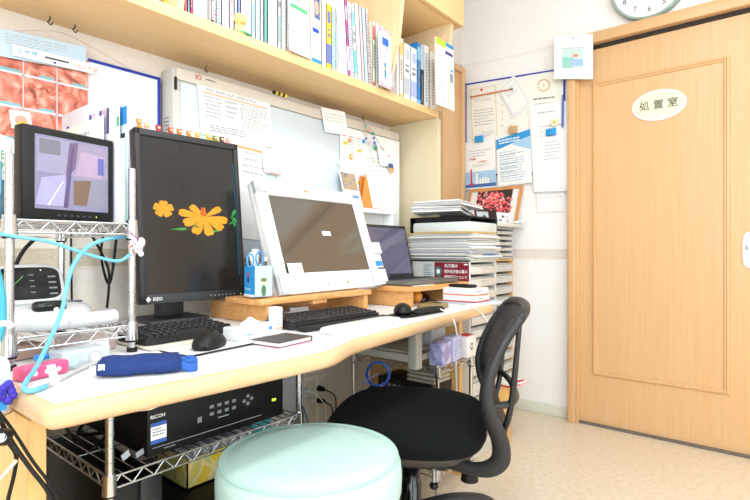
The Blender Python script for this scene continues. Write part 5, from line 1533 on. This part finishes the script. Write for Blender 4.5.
solo(g, 'card', 'white card with a dark square right of the small dark frame', 'card')
g = G()
for k in range(10): g.sph((2.62+.012*k, 1.20-.006*k, 1.066+.003*(k % 2)), (.010, .008, .007), WHITE if k % 3 else GREYP, 8)
solo(g, 'ornament', 'white crocheted ornament lying on the pale grey tray', 'ornament')
g = G(); g.cyl((2.12, 1.47, .99), (2.10, 1.50, 1.14), .004, WHITE, 8); g.box((2.09, 1.44, .6), (2.13, 1.50, .99), WHITE, .004); solo(g, 'ruler_holder', 'white stick rising behind the papers by the wooden casing', 'stick')
# magazines low beyond the chair
for k, (c, lab) in enumerate((('#C8323A', 'red covered magazine jutting out beyond the chair back'), ('#F4F2EE', 'white magazine on top of the red one beyond the chair back'))):
    g = G(); g.box((-.065, -.06, 0), (.065, .06, .008), mat(c, .5)); f = Fr((-.065, -.06, .008), (.13, 0, 0), (0, .12, 0)); g.quad(f, .5, .02, .95, .2, RED if k else WHITE)
    g.box((-.066, -.0605, .002), (.065, -.0595, .006), PAPER)
    tag(g.build('magazine', loc=(2.265, 1.03+.008*k, .2755+k*.0085), rot=(0, 0, -.1-.1*k)), lab, 'magazine')
g = G(); g.box((2.205, 1.02, .001), (2.255, 1.16, .2745), WOODP, .003); solo(g, 'storage_box', 'narrow wooden box on the floor beneath the jutting magazines', 'box')

# ------------------------------------------------------------ round stool
st = thing('stool', 'round mint green vinyl stool in front of the desk', 'stool', (.702, .745, 0))
SR = .183
g = G(); g.lathe((0, 0, 0), [(SR-.02, .415), (SR-.004, .422), (SR, .435), (SR+.001, .466), (SR-.001, .488), (SR-.007, .500), (SR-.016, .5055), (SR-.019, .5045), (SR-.022, .5065), (SR-.06, .511), (.06, .514), (0, .5145)], MINT, 72)
g.build('cushion', st)
g = G(); g.lathe((0, 0, 0), [(SR-.0085, .5015), (SR-.0055, .5025), (SR-.0065, .5045), (SR-.0095, .5035)], mat('#AED2C9', .45), 72); g.build('piping', st)
g = G(); g.cyl((0, 0, .395), (0, 0, .418), SR-.025, BLACK, 40); g.build('seat_base', st)
g = G(); g.cyl((0, 0, .03), (0, 0, .396), .024, CHROME, 24); g.cyl((0, 0, .2), (0, 0, .22), .032, CHROME, 24); g.build('column', st)
for k in range(5):
    a = k*2*PI/5+.35
    g = G(); g.tube([(.02*math.cos(a), .02*math.sin(a), .055), (.1*math.cos(a), .1*math.sin(a), .06), (.165*math.cos(a), .165*math.sin(a), .046)], .010, CHROME, n=10); lg = g.build('leg', st)
    g = G(); x, y = .165*math.cos(a), .165*math.sin(a); g.cyl((x-.010*math.sin(a), y+.010*math.cos(a), .0205), (x+.010*math.sin(a), y-.010*math.cos(a), .0205), .020, BLACK, 16); g.build('castor', lg)

# ------------------------------------------------------------ office chair
CH = thing('office_chair', 'black mesh backed office chair with a wide fabric seat at the desk', 'chair', (1.20, .850, 0), math.radians(29.6))
FABK = mat('#0C0E10', .95, var=.15, scale=200, bump=.1, spec=.2)
PLB = mat('#252527', .42, var=.04)
g = G(); rg = []
for z, s, q in ((.392, .90, 3.0), (.398, .97, 3.2), (.415, 1.0, 3.4), (.434, 1.0, 3.4), (.449, .965, 3.2), (.458, .88, 3.0), (.462, .72, 2.8), (.463, .4, 2.5), (.463, .1, 2.)):
    ring = []
    for x, y in ssq(.240, .225, 56, q):
        drop = -.018*max(0, (y-.12)/.105)**2 if s > .3 else 0
        ring.append(Vector((x*s, y*s+.012, z+drop*s)))
    rg.append(ring)
g.rings(rg, FABK); g.build('seat', CH)
g = G(); g.rings([[Vector((x*s, y*s+.01, z)) for x, y in ssq(.222, .21, 48, 3.2)] for z, s in ((.358, .72), (.370, .92), (.394, 1.0))], mat('#3A3430', .5)); g.build('seat_pan', CH)
g = G(); g.box((-.075, -.11, .305), (.075, .09, .36), PLB, .012); g.box((-.11, -.05, .33), (.11, .05, .355), PLB, .008); g.build('tilt_mechanism', CH)
g = G(); g.lathe((0, 0, 0), [(.040, .13), (.040, .175), (.030, .18), (.030, .24), (.026, .245), (.026, .31)], BLACKG, 24); g.build('gas_column', CH)
g = G(); g.cyl((-.09, -.06, .355), (-.165, -.075, .348), .005, STEEL, 10); g.cyl((-.165, -.075, .350), (-.166, -.075, .318), .0045, STEEL, 10); g.sph((-.166, -.075, .310), (.012, .012, .010), BLACK, 12); g.build('lever', CH)
g = G(); g.cyl((-.13, -.165, .315), (-.13, -.165, .348), .023, BLACK, 24, .020); g.build('knob', CH)
# back frame: a swept side member each side
side = [(-.02, .368), (-.10, .362), (-.17, .362), (-.212, .374), (-.238, .402), (-.236, .45), (-.212, .51), (-.204, .56), (-.216, .62), (-.248, .69), (-.288, .745)]
wid = [.012, .014, .017, .021, .024, .023, .021, .018, .015, .013, .012]
for s in (-1, 1):
    xs = [.10, .14, .17, .19, .20, .205, .21, .21, .207, .20, .185]
    g = G(); g.tube([(s*x, y, z) for x, (y, z) in zip(xs, side)], [Vector((.012, w_)) for w_ in wid], PLB, n=14, sub=5, flat=(1, 0, 0)); g.build('back_frame', CH)
g = G(); g.tube([(-.185, -.286, .742), (-.15, -.301, .756), (-.07, -.313, .762), (0, -.316, .763), (.07, -.313, .762), (.15, -.301, .756), (.185, -.286, .742)], .012, PLB, n=12); g.build('top_rail', CH)
MESH = bpy.data.materials.new('chair_mesh'); MESH.use_nodes = True
nt = MESH.node_tree; b = nt.nodes['Principled BSDF']; b.inputs['Base Color'].default_value = (.012, .012, .014, 1); b.inputs['Roughness'].default_value = .7
tc = nt.nodes.new('ShaderNodeTexCoord'); wv = nt.nodes.new('ShaderNodeTexWave'); wv.bands_direction = 'Z'; wv.inputs['Scale'].default_value = 60
nt.links.new(tc.outputs['Object'], wv.inputs['Vector'])
mr = nt.nodes.new('ShaderNodeMapRange'); mr.inputs[1].default_value = .1; mr.inputs[2].default_value = .5; mr.inputs[3].default_value = .86; mr.inputs[4].default_value = 1.
nt.links.new(wv.outputs['Fac'], mr.inputs[0]); nt.links.new(mr.outputs[0], b.inputs['Alpha'])
g = G(); rows = 14; cols = 12; vs = []
def sidep(t):
    k = t*(len(side)-1-5); i = min(int(k), len(side)-7); q = k-i
    a, c = side[5+i], side[6+i]
    return a[0]*(1-q)+c[0]*q, a[1]*(1-q)+c[1]*q, .205
for r in range(rows+1):
    y, z, xw = sidep(r/rows)
    xw = .205-.018*(r/rows)**3
    for c in range(cols+1):
        u = -1+2*c/cols
        vs.append(Vector((u*xw, y-.035*(1-u*u)+.006, z+.015*(1-u*u)*(r/rows))))
fs = [(r*(cols+1)+c, r*(cols+1)+c+1, (r+1)*(cols+1)+c+1, (r+1)*(cols+1)+c) for r in range(rows) for c in range(cols)]
g.faces(vs, fs, MESH, True); g.build('mesh_back', CH)
for s in (-1, 1):
    g = G(); g.tube([(s*.14, -.236, .42), (s*.165, -.256, .48), (s*.18, -.268, .55), (s*.188, -.276, .64), (s*.190, -.284, .73)], [.007, .008, .008, .007, .006], PLB, n=10); g.build('rear_strut', CH)
g = G(); g.tube([(-.205, -.212, .53), (-.17, -.262, .53), (-.09, -.285, .525), (0, -.29, .52), (.09, -.285, .525), (.17, -.262, .53), (.205, -.212, .53)], .009, PLB, n=10); g.build('lumbar_bar', CH)
g = G(); g.tube([(-.14, -.236, .42), (0, -.262, .41), (.14, -.236, .42)], .010, PLB, n=10); g.build('lower_bar', CH)
for k in range(5):
    a = math.radians(-29.6)+math.radians(-28)+k*2*PI/5
    g = G(); P_ = [(.03*math.cos(a), .03*math.sin(a), .158), (.14*math.cos(a), .14*math.sin(a), .162), (.25*math.cos(a), .25*math.sin(a), .142), (.30*math.cos(a), .30*math.sin(a), .105)]
    g.tube(P_, [Vector((.022, .020)), Vector((.022, .017)), Vector((.020, .014)), Vector((.018, .012))], PLB, n=12, flat=(-math.sin(a), math.cos(a), 0)); lg = g.build('leg', CH)
    g = G(); x, y = .29*math.cos(a), .29*math.sin(a)
    for q in (-.014, .014):
        cxx, cyy = x-q*math.sin(a), y+q*math.cos(a)
        g.cyl((cxx-.006*math.sin(a), cyy+.006*math.cos(a), .0275), (cxx+.006*math.sin(a), cyy-.006*math.cos(a), .0275), .027, BLACK, 18)
    g.cyl((x, y, .03), (x, y, .105), .008, STEEL, 8); g.build('castor', lg)

# ------------------------------------------------------------ under the desk
rc = thing('recorder', 'black video recorder with a white and blue label on the under desk rack', 'recorder', (.69, 1.16, .5025))
g = G(); g.box((.482, .975, .5025), (.827, 1.36, .600), mat('#070708', .5, spec=.3), .003); g.build('case', rc, True)
f = Fr((.482, .9745, .5025), (.345, 0, 0), (0, 0, .0975))
g = G(); g.quad(f, .02, .25, .115, .68, WHITE); g.quad(f, .02, .60, .115, .68, mat('#3A62B8', .5), .0006); g.quad(f, .02, .25, .115, .33, mat('#3A62B8', .5), .0006); g.lines(f, .03, .38, .105, .56, 3, INK, seed=99, d=.0008); g.text('RICOH', f, .062, .80, .010, WHITE, .0006, True); g.build('front_label', rc, True)
g = G(); g.quad(f, .03, .165, .80, .175, INKL); g.lines(f, .10, .06, .17, .12, 1, INK); g.quad(f, .895, .42, .93, .48, mat('#C8E83A', .3, emit=1.2))
for k in range(4): g.quad(f, .40+.055*k, .66, .43+.055*k, .73, INK); g.quad(f, .40+.055*k, .50, .43+.055*k, .57, INK)
g.quad(f, .315, .42, .345, .54, INK); g.quad(f, .46, .40, .54, .42, INKL)
for (u, v) in ((.66, .62), (.69, .72), (.69, .54), (.72, .64)): g.disc(f, u, v, .0055, .0055, INK, n=4)
g.build('front_print', rc, True)
g = G(); g.tube([(.43, 1.10, .505), (.47, 1.13, .52), (.44, 1.20, .51), (.48, 1.25, .53), (.45, 1.30, .51), (.42, 1.16, .508)], .004, BLACK, n=6); f = Fr((.44, .985, .515), (.018, 0, 0), (.0, .004, .016)); 
solo(g, 'cable', 'bundle of black cable lying left of the recorder', 'cable')
g = G(); f = Fr((.445, .995, .5035), (.014, .0, .008), (-.003, .003, .011)); g.slab(f, .004, mat('#B9BEC6', .4)); f = Fr((.468, .99, .5035), (.014, -.003, .006), (.0, .003, .010)); g.slab(f, .004, mat('#8E96A0', .4))
solo(g, 'plug', 'two small grey plugs lying on the rack shelf beside the post', 'plug')
# yellow patterned box of discs
yb = thing('disc_box', 'yellow patterned cardboard box full of discs under the rack shelf', 'box', (.77, 1.16, .345))
YBX = ramp_mat('yellow_pattern', 'noise', [(.42, '#FADF4E'), (.46, '#FBF0B8'), (.55, '#FAE468'), (.60, '#B9DDC4'), (.64, '#FADF4E')], tex_scale=16, rough=.55, dist=1.2, detail=1)
g = G(); x0, x1, y0, y1, z0, z1 = .640, .845, 1.10, 1.24, .345, .415
for a, b in (((x0, y0, z0), (x1, y0+.003, z1)), ((x0, y1-.003, z0), (x1, y1, z1)), ((x0, y0, z0), (x0+.003, y1, z1)), ((x1-.003, y0, z0), (x1, y1, z1)), ((x0, y0, z0), (x1, y1, z0+.003))): g.box(a, b, YBX)
g.tube([(x0+.09, y0-.0012, z0+.015), (x0+.10, y0-.0012, z0+.035), (x0+.13, y0-.0012, z0+.035), (x0+.135, y0-.0012, z0+.05), (x0+.17, y0-.0012, z0+.052)], .0014, mat('#6FB9A0', .5), n=5, sub=1)
g.build('box', yb, True)
for k in range(22):
    x = x0+.008+k*.0088
    c = ('#B9BEC8', '#8E94A4', '#D8DAE0')[k % 3]
    g = G(); g.box((-.003, -.062, 0), (.003, .062, .084+.004*(k % 2)), mat(c, .3), .0006)
    tag(g.build('disc_case', loc=(x, (y0+y1)/2, z0+.004), rot=(0, 0, 0)), 'slim grey disc case standing in the yellow box', 'disc case', 'disc cases in the yellow box')
# computer towers
pc = thing('computer_tower', 'black computer tower with front ports under the left of the desk', 'computer', (.55, 1.15, .152))
g = G(); g.box((.414, .98, .153), (.512, 1.36, .468), BLACK, .004); g.build('case', pc, True)
g = G(); g.box((.468, .972, .155), (.512, .982, .466), mat('#1E1E20', .4), .003); f = Fr((.47, .9715, .155), (.04, 0, 0), (0, 0, .31)); g.quad(f, .35, .78, .7, .86, INKD, .001); g.disc(f, .55, .70, .004, .004, INK, .001); g.quad(f, .3, .56, .5, .63, GREYP, .001); g.quad(f, .6, .56, .8, .63, INK, .001); g.quad(f, .3, .3, .8, .33, INKD, .001); g.build('front_panel', pc, True)
bk = thing('computer_tower', 'second black computer case lying under the yellow disc box', 'computer', (.77, 1.17, .152))
g = G(); g.box((.56, .99, .153), (.846, 1.36, .342), BLACK, .004); g.build('case', bk, True)
g = G(); g.box((.685, .984, .21), (.84, .992, .315), mat('#8A8478', .5), .003)
for k in range(5): g.box((.69, .982, .22+k*.018), (.835, .985, .225+k*.018), mat('#5A564E', .5))
g.build('front_grille', bk, True)
# teal box behind rack post, papers between
dbox('box', 'teal plastic box under the recorder near the right rack post', 'box', (.905, 1.22, 0), (.07, .12, .13), mat('#2E8FA0', .4), 0, z=.30)
g = G(); g.box((.862, 1.10, .001), (.95, 1.36, .299), BLACKM, .004); solo(g, 'storage_box', 'black storage box on the floor right of the computer cases', 'box')
# hanging paper under the desk edge at left
g = G(); P_ = [Vector(v) for v in ((.375, .800, .664), (.430, .795, .664), (.428, .808, .654), (.410, .815, .648), (.385, .815, .651), (.372, .818, .660))]
g.faces(P_+[p+Vector((.0005, .002, -.0005)) for p in P_], [(0, 1, 2, 3, 4, 5), (11, 10, 9, 8, 7, 6)]+[(k, 6+k, 6+(k+1) % 6, (k+1) % 6) for k in range(6)], mat('#EADFC4', .7))
solo(g, 'paper_scrap', 'torn cream paper drooping under the left desk edge', 'paper')
# wall sockets and plugs
so = thing('wall_socket', 'beige double wall socket plate under the middle of the desk', 'socket', (.985, YB, .24))
p0 = at(303, 378, Y=YB-.008); p1 = at(329, 424, Y=YB-.008)
SOC = mat('#F4EBD8', .45)
g = G(); g.box((p0.x, YB-.008, p1.z), (p1.x, YB, p0.z), SOC, .003); g.build('plate', so, True)
for k in (0, 1):
    g = G(); a = p0.x+.012+k*(p1.x-p0.x)*.48; g.box((a, YB-.011, p1.z+.02), (a+(p1.x-p0.x)*.38, YB-.007, p0.z-.02), mat('#E4DAC8', .4), .002); g.build('socket_insert', so, True)
def plug(p, m, label, pts, r=.003):
    t = thing('plug', label, 'plug', (p.x, YB-.03, p.z)); g = G(); g.cyl((p.x, YB-.012, p.z), (p.x, YB-.042, p.z), .013, m, 14, .009); g.build('body', t, True)
    g = G(); g.tube([Vector((p.x, YB-.04, p.z))]+pts, r, m, n=8, sub=5); g.build('cord', t, True)
q = lambda x, y, Y=1.52: at(x, y, Y=Y)
plug(q(326, 390), BLACK, 'upper black plug in the wall socket', [q(334, 395, 1.50), q(336, 408, 1.50), q(333, 432, 1.5)])
plug(q(326, 402), BLACK, 'lower black plug in the wall socket', [q(332, 408, 1.50), q(331, 430, 1.48)])
plug(q(312, 392), CABLEW, 'upper white plug with a cord curving right', [q(320, 398, 1.50), q(326, 410, 1.50), q(325, 430, 1.5)])
plug(q(315, 402), CABLEW, 'lower white plug with a looped white cord', [q(308, 410, 1.48), q(304, 425, 1.48), q(310, 436, 1.47)])
g = G(); g.tube([q(299, 402, 1.46), q(305, 412, 1.46), q(309, 430, 1.46)], .003, mat('#3A6A94', .4), n=8); solo(g, 'cable', 'dull blue cable left of the wall socket', 'cable')
g = G(); f = Fr((1.10, 1.50, .001), (.30, .0, 0), (0, .03, .50)); g.slab(f, .006, mat('#C9CBD0', .5)); solo(g, 'panel', 'pale grey flat panel leaning on the wall behind the chair', 'panel')
# rack at the right: white frame, boxes, equipment
wf = thing('metal_stand', 'off white metal frame on the right under desk rack', 'stand', (1.50, 1.15, .4925))
OW = mat('#CFCBBE', .45)
g = G(); g.box((1.452, 1.02, .515), (1.472, 1.36, .54), OW, .002); g.box((1.452, 1.02, .515), (1.78, 1.035, .535), OW, .002); g.build('rail', wf, True)
g = G(); g.box((1.448, 1.005, .4925), (1.488, 1.04, .660), OW, .003); g.build('leg', wf, True)
g = G(); g.box((1.448, 1.33, .4925), (1.478, 1.36, .655), OW, .003); g.build('leg', wf, True)
g = G(); g.box((1.475, 1.05, .541), (1.77, 1.34, .546), OW); g.build('shelf_plate', wf, True)
LIL = ramp_mat('lilac_print', 'noise', [(.35, '#7F86C8'), (.5, '#B8B4E0'), (.62, '#DAD8F0'), (.7, '#8A9AD0')], tex_scale=30, rough=.35)
dbox('tissue_box', 'lilac printed box standing nearest on the right rack', 'box', (1.575, .985, 0), (.085, .05, .082), LIL, .12, z=.4945, extra=lambda g, f, ft: g.disc(f, .5, .5, .022, .026, mat('#A69AC8', .4)))
dbox('box', 'lilac and white striped carton behind the nearest lilac box', 'box', (1.668, .99, 0), (.08, .045, .092), mat('#C9C8EC', .35, alpha=.95), .15, z=.4945, extra=lambda g, f, ft: g.lines(f, .1, .2, .9, .8, 7, mat('#8A88C8', .5), seed=101))
dbox('box', 'grey silver carton with a red flash on the right rack', 'box', (1.68, 1.10, 0), (.12, .08, .085), mat('#C4C6CC', .4), .1, z=.548, extra=lambda g, f, ft: (g.quad(ft, .4, .1, .9, .5, RED)))
dbox('box', 'white carton with a round black emblem at the rack end', 'box', (1.765, .985, 0), (.085, .05, .082), mat('#E8E2DE', .5), .08, z=.4945, extra=lambda g, f, ft: (g.disc(f, .45, .5, .012, .014, INKD), g.disc(f, .45, .5, .007, .008, WHITE, .0009), g.quad(ft, .1, .1, .9, .9, RED)))
g = G()
R = random.Random(9); P_ = []
base = [(1.40, .97), (1.50, .955), (1.62, .955), (1.72, .975), (1.76, 1.06), (1.70, 1.14), (1.56, 1.16), (1.43, 1.10)]
g.rings([[Vector((x+R.uniform(-.01, .01)+(1.58-x)*s, y+R.uniform(-.01, .01)+(1.05-y)*s, z+R.uniform(-.006, .006))) for x, y in base] for z, s in ((.644, .35), (.640, .0), (.650, .0), (.659, .2))], mat('#E4DCCB', .55, bump=.3))
for v in g.bm.verts: v.co.z = min(v.co.z, .6625)
o = solo(g, 'plastic_bag', 'crumpled cream bag stuffed beneath the right desk edge', 'bag')
eq = thing('network_switch', 'black network box with a row of ports under the right rack', 'network device', (1.60, 1.17, .36))
g = G(); g.box((1.54, 1.0, .37), (1.68, 1.25, .42), BLACK, .002); g.build('case', eq, True)
g = G(); f = Fr((1.5345, 1.24, .37), (0, -.23, 0), (0, 0, .05))
for k in range(8): g.quad(f, .08+k*.105, .35, .15+k*.105, .62, INK)
g.build('port', eq, True)
g = G(); g.box((1.54, .99, .142), (1.68, 1.30, .368), mat('#161618', .6), .003); solo(g, 'equipment_box', 'matt black equipment box on the lower shelf of the right rack', 'box')
g = G(); BC = mat('#2F62C8', .35)
for k in range(4):
    c0 = at(378, 374, Y=1.08+.006*k); r = .036+.002*k
    g.tube([c0+Vector((r*math.cos(a)*.64, -r*math.cos(a)*.76, r*math.sin(a)*1.05)) for a in [j*PI/6 for j in range(12)]], .0022, BC, n=6, closed=True, sub=2)
g.tube([at(378, 374, Y=1.08)+Vector((0, 0, 0)), at(372, 377, Y=1.07), at(362, 384, Y=1.07)], .0022, mat('#6A92D8', .35), n=6); g.box(tuple(at(380, 387, Y=1.085)-Vector((.004, .01, .006))), tuple(at(380, 387, Y=1.085)+Vector((.004, .012, .006))), WHITE, .001)
solo(g, 'cable', 'coil of bright blue cable hanging under the desk behind the chair seat', 'cable')
for k, (x, y) in enumerate(((1.50, .95), (1.56, .93))):
    pass
g = G()
for k in range(6): g.box((1.555+.01*(k % 2), 1.0, .4212+k*.008), (1.655+.01*((k+1) % 2), 1.12, .4282+k*.008), mat(('#B9AE9A', '#8E8474')[k % 2], .6))
solo(g, 'manuals', 'small heap of tan manuals on the network box', 'papers')
# cables at the far left under the desk
for k, (P_, r, lab) in enumerate((
    ([at(-4, 412, Y=.84), at(12, 442, Y=.84), at(30, 468, Y=.83), at(47, 490, Y=.82), at(62, 520, Y=.82)], .003, 'thick black cable slanting down across the desk side'),
    ([at(-4, 408, Y=.85), at(14, 432, Y=.845), at(32, 460, Y=.835), at(50, 484, Y=.825), at(66, 510, Y=.82)], .0022, 'thinner black cable beside the thick one on the desk side'),
    ([at(6, 440, Y=.86), at(16, 455, Y=.86), at(14, 475, Y=.86), at(8, 500, Y=.86), at(6, 520, Y=.86)], .0028, 'black cable curling down at the far left')
    )):
    g = G(); g.tube([p.to_tuple() for p in P_], r, BLACK, n=8, sub=5); solo(g, 'cable', lab, 'cable')
g = G(); g.cyl(at(-2, 437, Y=.83), at(6, 437, Y=.835), .012, BLACKG, 14); g.cyl(at(1, 438, Y=.822), at(1.5, 438, Y=.82), .006, STEEL, 12); solo(g, 'plug', 'round black connector at the left edge of the picture', 'plug')
g = G(); g.tube([at(-3, 483, Y=.84), at(8, 470, Y=.84), at(17, 460, Y=.84)], .0028, mat('#D8CDB4', .5), n=6); solo(g, 'cable_tie', 'cream strip crossing the black cables at the left', 'cable tie')
